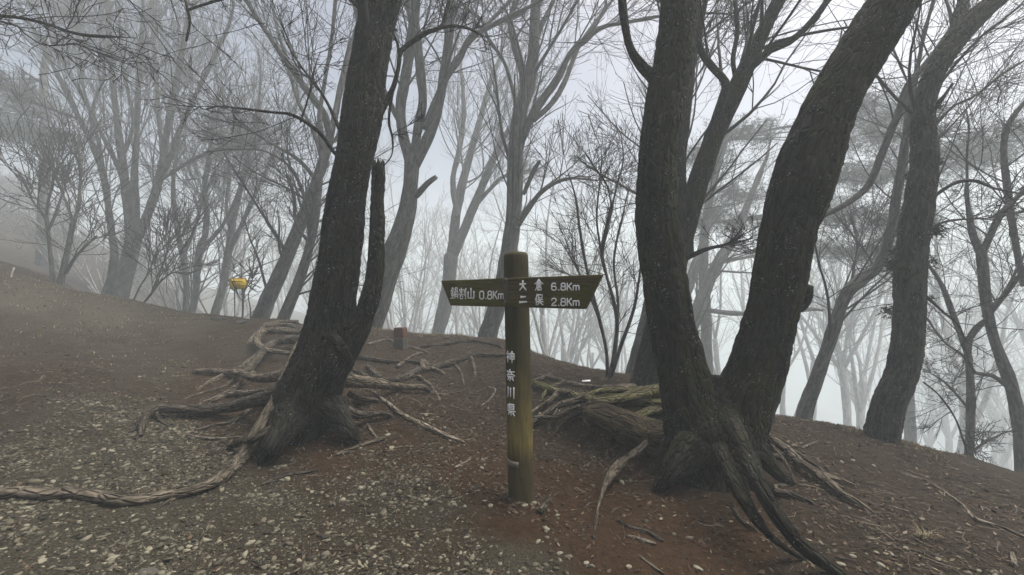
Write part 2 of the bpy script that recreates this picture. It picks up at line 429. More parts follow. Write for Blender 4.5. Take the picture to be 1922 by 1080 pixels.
# ------------------------------------------------------------------ ground cover map (gravel, red soil, grass, litter), measured in the photo
_cov = np.array([
 (50,550,.05,0,1,.2),(200,590,.05,0,.9,.2),(350,605,.15,0,.6,.2),(0,625,.1,.2,.35,.9),(0,700,.15,.4,0,1),(110,690,.2,.35,0,.6),(300,680,.55,.1,.15,.2),
 (450,650,.45,.1,0,.25),(200,640,.4,.05,.4,.3),(150,780,.65,.15,0,.2),(300,830,.95,0,0,.1),(400,880,.9,0,0,.1),(120,870,.85,0,0,.1),(60,1000,.95,0,0,0),(300,1010,1,0,0,0),(500,960,.75,.1,0,.1),
 (700,930,.65,.3,0,.15),(800,950,.6,.35,0,.15),(640,1030,.5,.2,0,.2),(520,1060,.6,.1,0,.1),(960,1055,.85,.3,0,.1),(1000,985,.25,.9,0,.1),(880,890,.2,.85,0,.35),(1000,900,.06,1,0,.3),
 (1100,930,.03,.95,0,.2),(1200,1000,.05,.9,0,.25),(1300,1050,.08,.9,0,.25),(1400,1040,.1,.8,0,.2),(1500,1060,.18,.15,0,.6),(1650,1050,.15,0,0,.8),(1700,950,.06,0,0,.8),(1850,1000,.15,0,.1,.7),
 (1600,900,.05,.1,0,.8),(1800,900,.06,0,0,.8),(1500,830,.04,0,0,.8),(620,860,.1,.75,0,.2),(560,830,.1,.6,0,.2),(750,810,.04,.45,0,.8),(700,870,.3,.5,0,.4),(850,740,0,.25,0,.9),(1060,840,0,.2,0,1),(960,700,0,.2,0,1),
 (700,660,0,.3,.1,.8),(850,636,0,0,.3,.8),(1100,700,0,.1,.15,1),(1150,760,0,0,.1,.6),(400,720,.08,.5,0,.3),(430,790,.15,.65,0,.2),(500,860,.35,.5,0,.2),(1300,760,0,.1,0,.8),(1650,830,0,0,.15,.7),(520,640,.05,.2,.1,.4)])
def cover(x, y):
    z = H(x, y); Y = np.maximum(y, .9)
    u = 961 + x/Y*F; v = HOR + (CAMZ-z)/Y*F
    v = np.clip(v, 500, 1200); u = np.clip(u, -400, 2400)
    out = np.zeros((len(x), 4))
    for a in range(0, len(x), 40000):
        d = ((u[a:a+40000, None]-_cov[None, :, 0])**2 + (1.6*(v[a:a+40000, None]-_cov[None, :, 1]))**2 + 60.)**1.6
        w = 1/d; out[a:a+40000] = (w @ _cov[:, 2:])/w.sum(1)[:, None]
    return out, z, u, v

# ------------------------------------------------------------------ the ground
def axis(dense0, dense1, step, lo, hi, gr=1.045):
    a = list(np.arange(dense0, dense1, step)); s = step
    while a[-1] < hi: s *= gr; a.append(a[-1]+s)
    b = []; s = step; x = dense0
    while x > lo: s *= gr; x -= s; b.append(x)
    return np.array(b[::-1]+a)
gx = axis(-4.6, 4.4, .036, -120, 120); gy = axis(1.5, 6.0, .036, -24, 170)
GX, GY = np.meshgrid(gx, gy); fx, fy = GX.ravel(), GY.ravel()
cv, fz, _, _ = cover(fx, fy)
far = np.clip((np.hypot(fx, fy)-12)/6, 0, 1)
cv = cv*(1-far[:, None]); 
mossm = 1.0*np.exp(-((fx-1.35)/.75)**2-((fy-4.7)/.6)**2)
nx, ny = len(gx), len(gy)
ii = np.arange(ny-1)[:, None]*nx + np.arange(nx-1)[None]
Q = np.stack([ii, ii+1, ii+nx+1, ii+nx], -1).reshape(-1, 4)
ground = obj('ground', mk_mesh('ground', np.stack([fx, fy, fz], -1), Q, None, {'gravel': cv[:, 0], 'red': cv[:, 1], 'grass': cv[:, 2], 'moss': mossm}), M_SOIL)
tag(ground, 'brown eroded soil of the ridge top with gravel and reddish bare patches', kind='structure')

# ------------------------------------------------------------------ trees
def limb_world(pts, Y0, Y1, ext=0., up=.5):
    n = len(pts); P, R = [], []
    ys = np.array([p[1] for p in pts], float); k = np.concatenate([[0], np.cumsum(np.hypot(np.diff([p[0] for p in pts]), np.diff(ys)))]); k /= k[-1]
    for (px, py, r), t in zip(pts, k):
        Y = Y0 + (Y1-Y0)*t; P.append(W(px, py, Y)); R.append(.91*r*Y/F/math.hypot(1, (px-961)/F*.95))
    P, R = np.array(P), np.array(R)
    if ext:
        d = P[-1]-P[-2]; d /= np.linalg.norm(d); m = 5
        for i in range(1, m+1):
            d = d + np.array([rng.normal(0, .12), rng.normal(0, .12), up/m*.6]); d /= np.linalg.norm(d)
            P = np.vstack([P, P[-1]+d*ext/m]); R = np.append(R, R[-1]*(.80 if i < m else .6))
    return P, R

def foot(P, R, flare=1.25, deep=.25):
    """carry a trunk down into the ground"""
    p = P[0].copy(); h = H(p[0], p[1])[0]
    if p[2] > h + .05:
        d = P[0]-P[1]; d /= np.linalg.norm(d); d[2] = min(d[2], -.5); d[0] *= .5; d[1] *= .5
        n = max(1, int((p[2]-h)/1.2)); add, ar = [], []
        q = p.copy(); L = (p[2]-h)/n
        for i in range(n):
            q = q + d/abs(d[2])*L; add.append(q.copy()); ar.append(R[0]*(1+(flare-1)*(i+1)/n))
        P = np.vstack([add[::-1], P]); R = np.concatenate([ar[::-1], R])
    hh = H(P[0][0], P[0][1])[0]
    b = P[0].copy(); b[2] = min(hh, b[2])-deep
    return np.vstack([b, P]), np.concatenate([[R[0]*1.12], R]), np.array([P[0][0], P[0][1], hh])

def tree(label, limbs, group=None, mat=None, twig=None, near=False, crown=(26, .45, 3), rmin=None, seed=1, up=.5, ang=.6, sides=12, name='bare_tree', cat='tree', lean=None, wig=.16, lmax=3.2, n34=(5, 4), lobes=None, flare=1.25, t0=.25):
    """limbs: dicts(p=[(px,py,r)..], y=(Y0,Y1), ext, g=growth weight, n=name)"""
    mat = mat or M_BARK_FAR; twig = twig or M_TWIG
    r = np.random.default_rng(seed); made = []; base = None; root = None
    for k, l in enumerate(limbs):
        P, R = limb_world(l['p'], *l['y'], ext=l.get('ext', 0), up=l.get('up', .5))
        if l.get('foot', k == 0):
            P, R, b = foot(P, R, flare)
            if base is None: base = b
        else:
            d = P[0]-P[1]; d /= np.linalg.norm(d); P = np.vstack([P[0]+d*R[0]*1.6, P]); R = np.concatenate([[R[0]*.85], R])
        if not l.get('ext', 0) and not l.get('jag', 0):
            d = P[-1]-P[-2]; d /= np.linalg.norm(d); P = np.vstack([P, P[-1]+d*R[-1]*1.1]); R = np.append(R, R[-1]*.35)
        made.append((l, P, R))
    root = empty(name, base); tag(root, label, cat, group)
    for k, (l, P, R) in enumerate(made):
        nm = l.get('n', 'trunk' if k == 0 else 'branch')
        if near: geo = tube(P, R, l.get('s', 72), l.get('seg', .028), ridge=l.get('ridge', .016), bulge=l.get('bulge', .014), seed=seed*11+k, lobes=lobes if k == 0 else l.get('lobes'), jag=l.get('jag', 0))
        else: geo = tube(P, R, sides if R[0] > .06 else 7, .09, bulge=min(.02, R[0]*.22), seed=seed*11+k, ridge=.004 if R[0] > .08 else 0, jag=l.get('jag', 0))
        part(nm, geo, mat, root, base)
    n2, lf, lev = crown
    if n2:
        Y = base[1]; rmin = rmin or max(.0018, .32*Y/F)
        Ks, Rs = [], []
        for l, P, R in made:
            g = l.get('g', 1)
            if g:
                p, q = fixedK(P, R, 28)
                for _ in range(int(g)): Ks.append(p); Rs.append(q)
        Ks, Rs = np.array(Ks), np.array(Rs)
        per = max(1, int(round(1.35*n2/len(Ks))))
        P2, R2 = spawn(Ks, Rs, per, t0, ang, lf*1.35, up, wig*.55, 9, .27, rmin*1.7, r, lmax=lmax*1.6, lean=lean)
        VQ = [batch_tubes(P2, R2, 4)]
        P3, R3 = spawn(P2, R2, n34[0]+1, .12, ang*.85, .6, up*.9, wig*.9, 7, .55, rmin*1.25, r, lean=lean)
        VQ.append(batch_tubes(P3, R3, 3))
        if lev >= 3:
            P4, R4 = spawn(P3, R3, n34[1], .1, ang*.95, .62, up*.8, wig*1.1, 4, .6, rmin*.8, r, lean=lean)
            VQ.append(batch_tubes(P4, R4, 3))
        if lev >= 4:
            P5, R5 = spawn(P4, R4, 3, .1, ang*1.1, .6, up*.6, wig*1.4, 4, .7, rmin*.7, r, lean=lean)
            VQ.append(batch_tubes(P5, R5, 3))
        o = 0; Vs, Qs = [], []
        for V, q in VQ: Vs.append(V); Qs.append(q+o); o += len(V)
        c = obj('crown', mk_mesh('crown', np.vstack(Vs)-base, np.vstack(Qs)), twig, root); c['kind'] = 'stuff'
    return root, base

def root_part(parent, base, pts, lift=(0, 0), m=None, sides=12, seg=.028, rise=.3, name='root', bury=True, seed=0):
    """a root or stick lying on the ground, traced along the soil"""
    n = len(pts); P, R = [], []
    for i, (px, py, r) in enumerate(pts):
        l = lift[0] + (lift[1]-lift[0])*i/(n-1) if len(lift) == 2 else max(lift[1], lift[0]*(1-i/lift[2]))
        p = hit(px, py, l)
        rr = r*.8*p[1]/F; p[2] += rr*rise; P.append(p); R.append(rr)
    if bury:
        d = P[-1]-P[-2]; d /= np.linalg.norm(d); q = P[-1]+d*.12; q[2] -= .07; P.append(q); R.append(R[-1]*.6)
    if base is None: base = P[0].copy(); base[2] = H(base[0], base[1])[0]
    R = np.array(R)
    geo = tube(P, R, sides, max(.012, min(seg, R.min()*1.4)), ridge=min(.006, R.max()*.13), bulge=min(.01, R.max()*.14), freq=40, seed=seed)
    return part(name, geo, m or M_ROOT, parent, base), base

# --- the leaning tree left of the signpost
T1, B1 = tree('dark leaning tree with a broken dead stem, standing on a fan of bare roots', [
    dict(p=[(534,856,66),(551,806,72),(573,752,70),(595,700,62),(611,650,55),(622,590,48),(632,530,44),(641,460,42.5),(651,380,41.5),(665,300,40),(679,220,39),(692,130,38),(706,50,37),(718,0,36.5),(738,-90,35),(765,-210,32),(795,-340,29),(830,-480,25)], bulge=.018, y=(4.15,4.3), ext=2.0, lobes=(.3,.2)),
    dict(n='dead_stem', p=[(628,690,34),(662,630,28),(690,575,20),(704,510,17),(708,430,15.5),(710,350,14.5),(711,312,13)], y=(4.08,4.12), g=0, s=40, jag=.09),
    dict(n='branch', p=[(698,238,8),(722,195,7),(738,165,6),(747,130,5.4),(752,98,4.8),(770,82,4),(800,62,3.6),(828,50,3.2),(838,20,2.6),(848,-20,2)], y=(4.25,4.6), s=18, g=1, bulge=.008, ridge=.003),
    dict(n='branch', p=[(822,54,2.8),(850,49,2.4),(880,54,2),(905,68,1.3)], y=(4.5,4.7), s=12, g=1, bulge=.005, ridge=.002),
    dict(n='branch', p=[(750,108,4),(746,82,3),(738,62,2)], y=(4.45,4.4), s=12, g=1, bulge=.005, ridge=.002),
    dict(n='branch', p=[(737,172,4),(730,225,3.4),(737,262,3),(735,292,2.6),(722,310,2)], y=(4.3,4.15), s=14, g=1, bulge=.006, ridge=.002),
    dict(n='branch', p=[(650,310,5),(626,285,4.5),(602,252,4.2),(575,230,4),(545,215,3.4),(510,211,3),(460,205,2.4),(410,200,1.8),(388,206,1.2)], y=(4.2,4.9), s=12, g=1, bulge=.004, ridge=.001),
    dict(n='branch', p=[(565,226,3),(575,195,2.6),(585,160,2.2),(590,130,1.8),(600,100,1.3)], y=(4.5,4.8), s=12, g=1, bulge=.005, ridge=.002),
    dict(n='branch', p=[(658,300,5),(630,225,3.6),(600,170,3.2),(565,125,3),(540,85,2),(530,60,1.3)], y=(4.3,5.2), s=12, g=1, bulge=.005, ridge=.002),
    dict(n='knot', p=[(648,665,10),(634,648,13),(622,634,12)], y=(3.8,3.72), g=0, s=24),
    ], mat=M_BARK, near=True, crown=(30, .42, 3), seed=3, rmin=.0028, lobes=(.5, .2), ang=.7, up=.35, wig=.2, n34=(5, 4), lmax=1.1, t0=.4)
for i, (pts, lift, m) in enumerate([
    ([(572,660,24),(548,712,23),(520,768,20),(493,808,19),(470,840,16.5),(450,868,16),(425,893,15),(395,912,13),(350,926,11),(310,932,10),(250,941,10.5),(190,936,11),(140,927,10),(90,930,10.5),(40,926,10),(0,930,10),(-60,938,10),(-140,930,8)], (.5,.025,5), M_ROOT),
    ([(398,910,7),(368,918,5),(335,934,4.5),(305,950,3)], (.0,0), M_ROOT),
    ([(590,690,26),(555,728,23),(512,748,18),(470,758,14),(425,768,11.5),(380,772,10),(330,770,9),(292,770,10),(275,780,9),(268,798,6)], (.45,.07,5), M_ROOT_DARK),
    ([(290,772,6),(298,788,5),(316,800,3.5)], (.05,0), M_ROOT_DARK),
    ([(283,775,5),(262,800,4),(240,815,3)], (.05,0), M_ROOT_DARK),
    ([(592,668,22),(552,702,18),(512,711,13),(478,712,10),(445,702,9),(415,700,7),(372,698,5)], (.45,.04,5), M_ROOT),
    ([(512,714,7),(522,704,5),(531,690,4)], (.25,.3), M_ROOT),
    ([(585,650,16),(552,640,11),(515,645,9),(490,668,10),(468,694,11),(452,706,8)], (.22,.02), M_ROOT_DARK),
    ([(580,632,9),(550,625,8),(515,622,7),(490,627,7),(482,642,7),(498,658,6.5),(535,664,6),(560,668,5)], (.22,.12), M_ROOT),
    ([(575,622,7),(540,612,6),(505,614,6),(490,620,5),(470,640,4)], (.12,.0), M_ROOT),
    ([(560,606,5),(530,606,5),(500,610,4)], (.05,.0), M_ROOT),
    ([(482,668,5),(450,692,5),(420,705,5),(390,720,5),(372,732,3)], (.03,0), M_ROOT),
    ([(476,700,5),(440,730,6),(410,748,6),(380,758,4)], (.04,0), M_ROOT),
    ([(610,690,24),(640,714,21),(672,720,15),(705,722,13),(740,728,11),(770,729,9),(796,730,7)], (.35,.06,5), M_ROOT),
    ([(600,735,18),(628,760,13),(648,772,10),(668,780,8),(698,780,6),(722,778,5)], (.35,.06,5), M_ROOT_DARK),
    ([(655,742,9),(680,750,7),(705,752,5)], (.10,.02), M_ROOT_DARK),
    ([(610,660,18),(640,690,11),(668,700,7),(690,712,5)], (.3,.02), M_ROOT_DARK),
    ([(545,790,42),(516,838,28),(498,862,16),(486,880,7)], (.25,-.04), M_BARK),
    ([(620,770,34),(650,812,20),(672,838,9)], (.25,-.04), M_BARK),
    ([(560,690,14),(520,728,9),(480,738,7),(430,742,6),(395,752,4)], (.35,.02,3), M_ROOT),
    ([(470,768,5),(440,790,4),(400,800,3),(360,812,2.5)], (.04,.0), M_ROOT),
    ([(450,700,4),(425,725,4),(392,735,3),(350,748,2.5)], (.02,.0), M_ROOT),
    ([(690,648,4),(725,640,4),(760,650,3.5),(800,662,3)], (.02,.0), M_ROOT),
    ([(745,690,4),(770,672,3.5),(790,664,3)], (.02,.01), M_ROOT),
    ([(850,680,3.5),(865,700,3),(870,720,2.5)], (.01,.0), M_ROOT),
    ([(800,735,3),(830,742,3),(860,738,2.5),(900,742,2)], (.0,.0), M_ROOT),
    ([(690,690,5),(722,716,7),(760,712,11),(790,697,10),(825,690,8),(860,678,7),(890,668,6),(920,668,5),(950,668,4)], (.02,.02), M_ROOT_DARK),
    ([(795,695,6),(793,678,5),(808,690,4),(830,700,3)], (.06,.02), M_ROOT),
    ([(785,708,5),(805,722,4),(822,745,3)], (.02,.0), M_ROOT),
    ([(885,672,4),(890,690,3.5),(892,705,3)], (.02,.0), M_ROOT),
    ([(662,668,6),(690,674,5),(720,679,5),(760,680,4.5),(790,682,3.5)], (.04,.01), M_ROOT_DARK),
    ([(790,652,4),(830,648,4),(862,643,4),(895,642,4),(935,650,3)], (.01,.01), M_ROOT_DARK),
    ([(548,752,14),(522,795,10),(482,824,8),(450,833,8),(428,842,8),(412,852,6)], (.4,.0,4), M_ROOT_DARK),
    ]):
    root_part(T1, B1, pts, lift, m, seed=100+i, sides=14)

# --- the forked tree right of the signpost
T2, B2 = tree('massive dark tree forked low into two thick trunks, standing right of the signpost', [
    dict(p=[(1318,965,152),(1322,915,122),(1328,865,102),(1335,810,92),(1341,765,72),(1342,742,40)], y=(3.6,3.6), lobes=(.3,.22), g=0),
    dict(n='stem', p=[(1318,880,80),(1302,800,66),(1288,730,57),(1274,670,50),(1261,610,46),(1250,550,45),(1242,490,44),(1235,430,43.5),(1231,360,40),(1233,290,38),(1246,200,38),(1264,110,37),(1277,0,36.5),(1288,-110,34),(1296,-230,31),(1300,-360,27)], y=(3.6,3.75), ext=2.0),
    dict(n='stem', p=[(1345,890,82),(1372,810,66),(1396,750,61),(1420,690,57),(1438,630,54),(1454,570,53),(1466,500,55),(1480,430,58),(1500,360,66),(1522,290,66),(1548,225,60),(1582,155,56),(1632,75,56),(1678,0,55),(1745,-110,50),(1825,-230,44),(1910,-360,37)], y=(3.6,3.3), ext=2.0),
    dict(n='knot', p=[(1492,570,24),(1507,560,17),(1515,545,12)], y=(3.5,3.45), g=0, s=30),
    dict(n='branch', p=[(1238,160,12),(1222,142,11),(1205,125,10.5),(1185,95,10),(1174,55,10),(1168,0,9.5),(1168,-80,9),(1160,-200,8)], y=(3.7,3.9), s=24, g=1, ridge=.004, bulge=.01),
    ], mat=M_BARK_R, near=True, crown=(12, .4, 3), seed=5, rmin=.003, lobes=(.28, .24), lmax=1.2, n34=(4,3), t0=.7)
for i, (pts, lift, m) in enumerate([
    ([(1372,800,24),(1400,856,22),(1428,920,20),(1456,968,18),(1488,1010,15),(1520,1040,12),(1550,1062,9),(1585,1087,7)], (.5,-.02), M_BARK_R),
    ([(1352,850,22),(1384,918,19),(1415,972,15),(1444,1008,12),(1478,1035,9),(1518,1056,6)], (.38,-.02), M_BARK_R),
    ([(1300,850,44),(1268,886,30),(1244,912,18),(1222,930,8)], (.25,-.04), M_BARK_R),
    ([(1395,820,30),(1432,862,20),(1460,892,13),(1490,915,7)], (.3,-.03), M_BARK_R),
    ([(1412,800,14),(1440,822,10),(1475,845,9),(1505,872,8),(1540,895,8),(1575,925,7),(1622,952,4)], (.12,.02), M_ROOT),
    ([(1415,812,10),(1450,830,8),(1490,852,8),(1520,868,8),(1535,880,7)], (.1,.02), M_ROOT_DARK),
    ([(1490,868,7),(1525,884,7),(1560,898,7),(1602,912,4)], (.03,.01), M_ROOT),
    ([(1440,828,5),(1470,862,3.5),(1488,895,2.5)], (.05,.0), M_ROOT),
    ([(1445,858,7),(1480,862,7),(1510,874,5)], (.03,.0), M_ROOT_DARK),
    ([(1450,925,9),(1480,930,8),(1505,938,6),(1528,948,4)], (.03,.0), M_ROOT_DARK),
    ([(1310,850,70),(1262,852,60),(1215,838,50),(1172,815,42),(1138,795,34),(1112,782,24)], (.02,-.03), M_BANK),
    ([(1310,775,20),(1272,775,15),(1240,772,12),(1215,776,11),(1190,787,10),(1160,792,8),(1128,790,6)], (.12,.04), M_ROOT_MOSS),
    ([(1300,765,16),(1264,796,12),(1232,815,8),(1205,842,8),(1180,862,8),(1158,880,8.5),(1140,905,7),(1128,935,6),(1120,968,5)], (.2,.04), M_ROOT),
    ([(1300,760,16),(1258,760,11),(1225,757,9),(1200,752,8)], (.12,.05), M_ROOT_MOSS),
    ([(1376,945,4),(1384,968,4),(1400,985,4),(1420,998,3)], (.02,.0), M_ROOT_DARK),
    ]):
    root_part(T2, B2, pts, lift, m, seed=200+i, sides=16)

# --- the slimmer tree just behind the forked one
T3, B3 = tree('slimmer mossy tree directly behind the forked tree, showing between its two trunks', [
    dict(p=[(1214,748,44),(1222,690,32),(1236,620,27),(1256,540,25),(1278,460,24),(1298,385,23),(1318,320,23),(1345,245,22),(1372,190,20),(1402,125,19),(1425,75,17),(1448,30,15),(1475,-30,14),(1510,-120,13)], y=(5.9,5.7), ext=2.5),
    dict(p=[(1284,455,20),(1274,380,17),(1274,300,16),(1282,220,15),(1292,140,14),(1300,60,12),(1302,-40,11)], y=(5.85,6.2), ext=2),
    dict(p=[(1312,340,11),(1330,285,10),(1340,235,10),(1358,180,10),(1362,155,9),(1345,135,9),(1325,112,9),(1312,85,8),(1316,40,7),(1330,-20,6)], y=(5.8,5.4), ext=1.5),
    dict(p=[(1420,118,10),(1445,95,9.5),(1480,80,9),(1510,55,8.5),(1540,20,8),(1565,-20,7)], y=(5.7,5.5), ext=2),
    dict(p=[(1288,485,6),(1320,470,5),(1350,462,4),(1385,455,3),(1410,448,2)], y=(5.7,5.3), g=1),
    dict(p=[(1362,200,6),(1380,160,5),(1376,110,5),(1384,60,4.5),(1380,0,4)], y=(5.7,6.2), g=1),
    ], mat=M_BARK_R, near=False, sides=28, crown=(76, .45, 3), seed=8, rmin=.0028, lmax=2.2, t0=.35, name='bare_tree')
for i, (pts, lift, m) in enumerate([
    ([(1262,738,22),(1228,740,18),(1195,745,14),(1165,752,12),(1130,757,11),(1095,750,10),(1065,742,9),(1040,735,8),(1005,722,7),(985,712,5)], (.1,.04), M_ROOT_MOSS),
    ([(1250,735,16),(1205,735,10),(1165,735,8),(1130,736,8),(1105,745,7)], (.08,.05), M_ROOT_MOSS),
    ([(1190,728,8),(1150,730,7),(1110,728,6),(1075,722,6),(1040,712,5),(1010,706,4)], (.03,.02), M_ROOT),
    ([(1100,745,9),(1075,757,9),(1050,763,8),(1025,780,7),(1000,795,6),(985,812,4)], (.1,.03), M_ROOT),
    ([(1075,742,8),(1050,738,7),(1035,752,6),(1018,762,5),(1000,775,4)], (.08,.03), M_ROOT),
    ([(1110,760,9),(1092,772,8),(1068,785,7),(1055,800,5),(1045,812,4)], (.1,.01), M_ROOT_DARK),
    ([(1088,765,7),(1062,775,6),(1040,785,5),(1010,785,5),(995,790,4)], (.12,.05), M_ROOT),
    ([(1122,790,8),(1112,805,6),(1100,818,5),(1088,825,4)], (.1,.0), M_ROOT_DARK),
    ([(1105,775,5),(1098,790,4),(1110,805,3)], (.1,.0), M_STICK),
    ([(1048,770,5),(1040,785,6),(1032,800,5)], (.09,.0), M_STICK),
    ([(1035,705,5),(1015,712,5),(1000,716,4)], (.02,.01), M_ROOT),
    ([(1060,718,5),(1035,728,5),(1022,740,4)], (.05,.03), M_ROOT_MOSS),
    ([(1155,755,6),(1172,748,6),(1200,740,6)], (.13,.1), M_ROOT_MOSS),
    ]):
    root_part(T3, B3, pts, lift, m, seed=300+i, sides=12)

# --- other trees near the ridge edge, traced limb by limb
def fern_tuft(parent, base, c, n, r, seed):
    g = np.random.default_rng(seed); V, T = [], []
    for i in range(n):
        d = g.normal(size=3); d[2] *= .6; d /= np.linalg.norm(d)
        L = r*g.uniform(.6, 1.3); s = np.cross(d, g.normal(size=3)); s /= np.linalg.norm(s); s *= r*.13
        o = c + g.normal(size=3)*r*.45; k = len(V); V += [o-s, o+s, o+d*L - np.array([0, 0, .15*L])]; T.append((k, k+1, k+2))
    o = obj('moss_clump', mk_mesh('moss_clump', np.array(V)-base, None, np.array(T)), M_NEEDLE, parent)
T4, B4 = tree('thick scaly grey tree with shaggy moss clumps, standing alone on the right slope edge', [
    dict(p=[(1654,832,38),(1659,792,36),(1672,749,34),(1689,712,34),(1698,680,34.5),(1704,635,34),(1707,580,33.5),(1709,500,33.5),(1716,430,33),(1727,370,31),(1735,310,28),(1733,250,25),(1734,200,24),(1746,155,25),(1765,115,26),(1798,70,27),(1835,30,26),(1870,0,25),(1915,-50,22),(1975,-130,19)], y=(5.15,5.0), ext=2),
    dict(p=[(1790,75,17),(1800,35,14),(1808,0,12),(1812,-60,10)], y=(5.05,5.3), ext=1.5, s=24),
    dict(n='branch_stub', p=[(1752,205,8),(1765,190,7),(1778,172,5.5),(1788,158,4)], y=(5.0,4.9), g=0, s=14, jag=.02),
    dict(p=[(1750,240,5),(1790,200,4.5),(1830,180,4),(1880,140,3),(1930,110,2)], y=(5.0,5.4), s=12, bulge=.006, ridge=.002),
    dict(p=[(1745,375,4),(1790,345,4),(1830,340,3.5),(1870,355,3),(1925,365,2)], y=(5.0,4.8), s=12, bulge=.006, ridge=.002),
    dict(p=[(1738,435,3.5),(1780,415,3),(1850,410,2.6),(1920,400,2)], y=(5.0,4.8), s=12, bulge=.006, ridge=.002),
    dict(p=[(1742,560,4),(1775,590,3.5),(1800,612,3),(1812,640,2.5)], y=(5.0,5.2), s=12, bulge=.006, ridge=.002),
    dict(p=[(1736,720,3.5),(1765,745,3),(1795,790,2.6),(1815,850,2)], y=(5.2,5.4), s=10, bulge=.006, ridge=.002),
    ], mat=M_BARK_SCALY, near=True, crown=(34, .5, 3), seed=12, rmin=.0028, lobes=(.2, .05), lmax=1.1, n34=(4, 4), ang=.75, up=.1, t0=.35)
for i, (px, py, n, r) in enumerate([(1758,432,110,.08),(1680,497,140,.09),(1678,470,60,.06),(1750,490,70,.06),(1668,585,90,.07),(1762,305,60,.055),(1704,330,50,.05),(1764,200,50,.05),(1690,440,50,.06),(1745,560,50,.05)]):
    fern_tuft(T4, B4, W(px, py, 5.0), n, r, 40+i)

mid = dict(near=False)
T5, _ = tree('slender grey tree with a curving trunk, between the forked trunk and the scaly tree', [
    dict(p=[(1508,790,17),(1520,745,15.5),(1538,695,14.5),(1556,640,14),(1572,590,13.5),(1592,548,14),(1622,522,14),(1648,500,14),(1664,462,13),(1676,410,11.5),(1686,350,11),(1696,290,10),(1706,220,9)], y=(8.2,8.0), ext=2.5),
    dict(p=[(1540,700,7),(1558,660,6.5),(1575,610,6),(1590,560,5),(1600,520,4)], y=(8.1,8.6), ext=1.5),
    dict(p=[(1536,410,5),(1560,398,7),(1600,375,8),(1632,345,8.5),(1655,290,9.5),(1675,240,10),(1690,205,10),(1705,160,9.5),(1738,120,9),(1765,85,8.5),(1800,30,8),(1815,-30,7)], y=(7.3,7.0), ext=2, foot=False),
    ], crown=(60, .42, 3), seed=13, lmax=1.9, up=.3, t0=.3)
T6, _ = tree('twisting grey tree at the right frame edge with wide crossing branches', [
    dict(p=[(1925,900,22),(1915,800,20),(1898,725,16),(1878,670,14.5),(1860,615,14),(1850,560,13.5),(1845,505,12.5),(1842,470,11.5)], y=(7.2,7.2), g=0),
    dict(p=[(1842,480,10),(1826,440,8),(1820,405,7),(1815,372,6)], y=(7.2,7.4), ext=2),
    dict(p=[(1842,480,10),(1862,435,9.5),(1880,400,9),(1908,372,8),(1935,340,7)], y=(7.2,7.0), ext=2),
    dict(p=[(1920,530,7),(1905,450,8),(1895,385,8.5),(1888,330,9),(1884,290,9),(1888,245,8.5),(1905,215,8),(1925,190,7)], y=(7.6,7.6), ext=2),
    dict(p=[(1854,590,8),(1885,555,7),(1905,530,6),(1930,495,5)], y=(7.2,6.8), ext=1),
    dict(p=[(1852,600,7),(1830,615,6),(1815,640,6)], y=(7.2,7.3), g=0),
    dict(p=[(1895,730,6),(1862,705,5),(1830,700,4.5),(1810,670,4),(1770,640,3),(1742,600,2.5)], y=(7.2,7.5)),
    ], crown=(60, .5, 3), seed=14, lmax=1.7, ang=.8, up=.1, wig=.22, t0=.1)
T6b, _ = tree('thin upright grey tree below the slope edge, just right of the scaly tree', [
    dict(p=[(1818,868,11),(1822,800,10.5),(1822,740,10),(1820,690,10),(1816,660,9)], y=(8,8), g=0),
    dict(p=[(1816,662,8),(1800,620,6.5),(1785,580,6),(1770,540,5),(1752,510,4)], y=(8,8.3), ext=1.5),
    dict(p=[(1817,665,8),(1822,635,7),(1840,612,7),(1850,600,6)], y=(8,7.8), ext=2),
    dict(p=[(1822,850,4),(1850,830,3.5),(1880,815,3),(1900,808,2)], y=(8,7.8)),
    dict(p=[(1820,770,4),(1795,740,3.5),(1770,715,3),(1745,700,2)], y=(8,8.2)),
    ], crown=(40, .5, 3), seed=15, lmax=1.6, ang=.7, up=.2, wig=.2, t0=.1)
T7, _ = tree('grey tree with a curved trunk rising directly behind the signpost', [
    dict(p=[(914,640,19.80),(922,610,18.00),(932,580,18.00),(942,540,17.55),(952,490,17.10),(960,440,16.65),(965,390,16.65),(968,330,16.65),(969,285,16.65),(972,240,15.75),(978,205,14.40),(990,165,13.95),(1000,110,12.60),(1003,60,11.70),(1006,0,11.25),(1012,-70,9.90)], y=(12.19,12.19), ext=3),
    dict(p=[(982,255,9.00),(1000,215,9.00),(1020,185,8.10),(1045,150,7.20),(1072,100,6.75),(1100,75,6.30),(1130,52,5.40),(1180,42,4.50),(1240,30,3.60)], y=(12.07,11.50), ext=2),
    dict(p=[(1006,222,5.40),(1035,195,5.40),(1058,158,5.40),(1075,115,4.95),(1088,85,4.50),(1120,40,3.60),(1150,0,3.15)], y=(11.96,13.11), ext=2),
    dict(p=[(972,208,4.50),(960,160,4.50),(945,115,4.05),(915,70,3.60),(905,40,3.15),(880,20,2.70)], y=(12.07,11.50), ext=1.5),
    dict(p=[(982,190,6.30),(980,140,6.30),(966,90,5.85),(958,40,5.40),(972,-10,4.50)], y=(12.19,12.65), ext=2),
    dict(p=[(1005,80,5.40),(1018,45,5.40),(1035,10,4.95),(1050,-30,4.50)], y=(12.19,12.65), ext=2),
    dict(p=[(985,360,4.50),(1000,325,4.50),(1012,304,3.60)], y=(12.07,11.85), g=0, n='branch_stub'),
    dict(p=[(972,425,5.40),(990,395,5.40),(1015,362,4.95),(1045,342,4.50),(1075,335,3.60),(1110,338,2.70)], y=(12.19,11.50), ext=1),
    ], crown=(96, .42, 3), seed=16, lmax=2.6, up=.35, t0=.3)
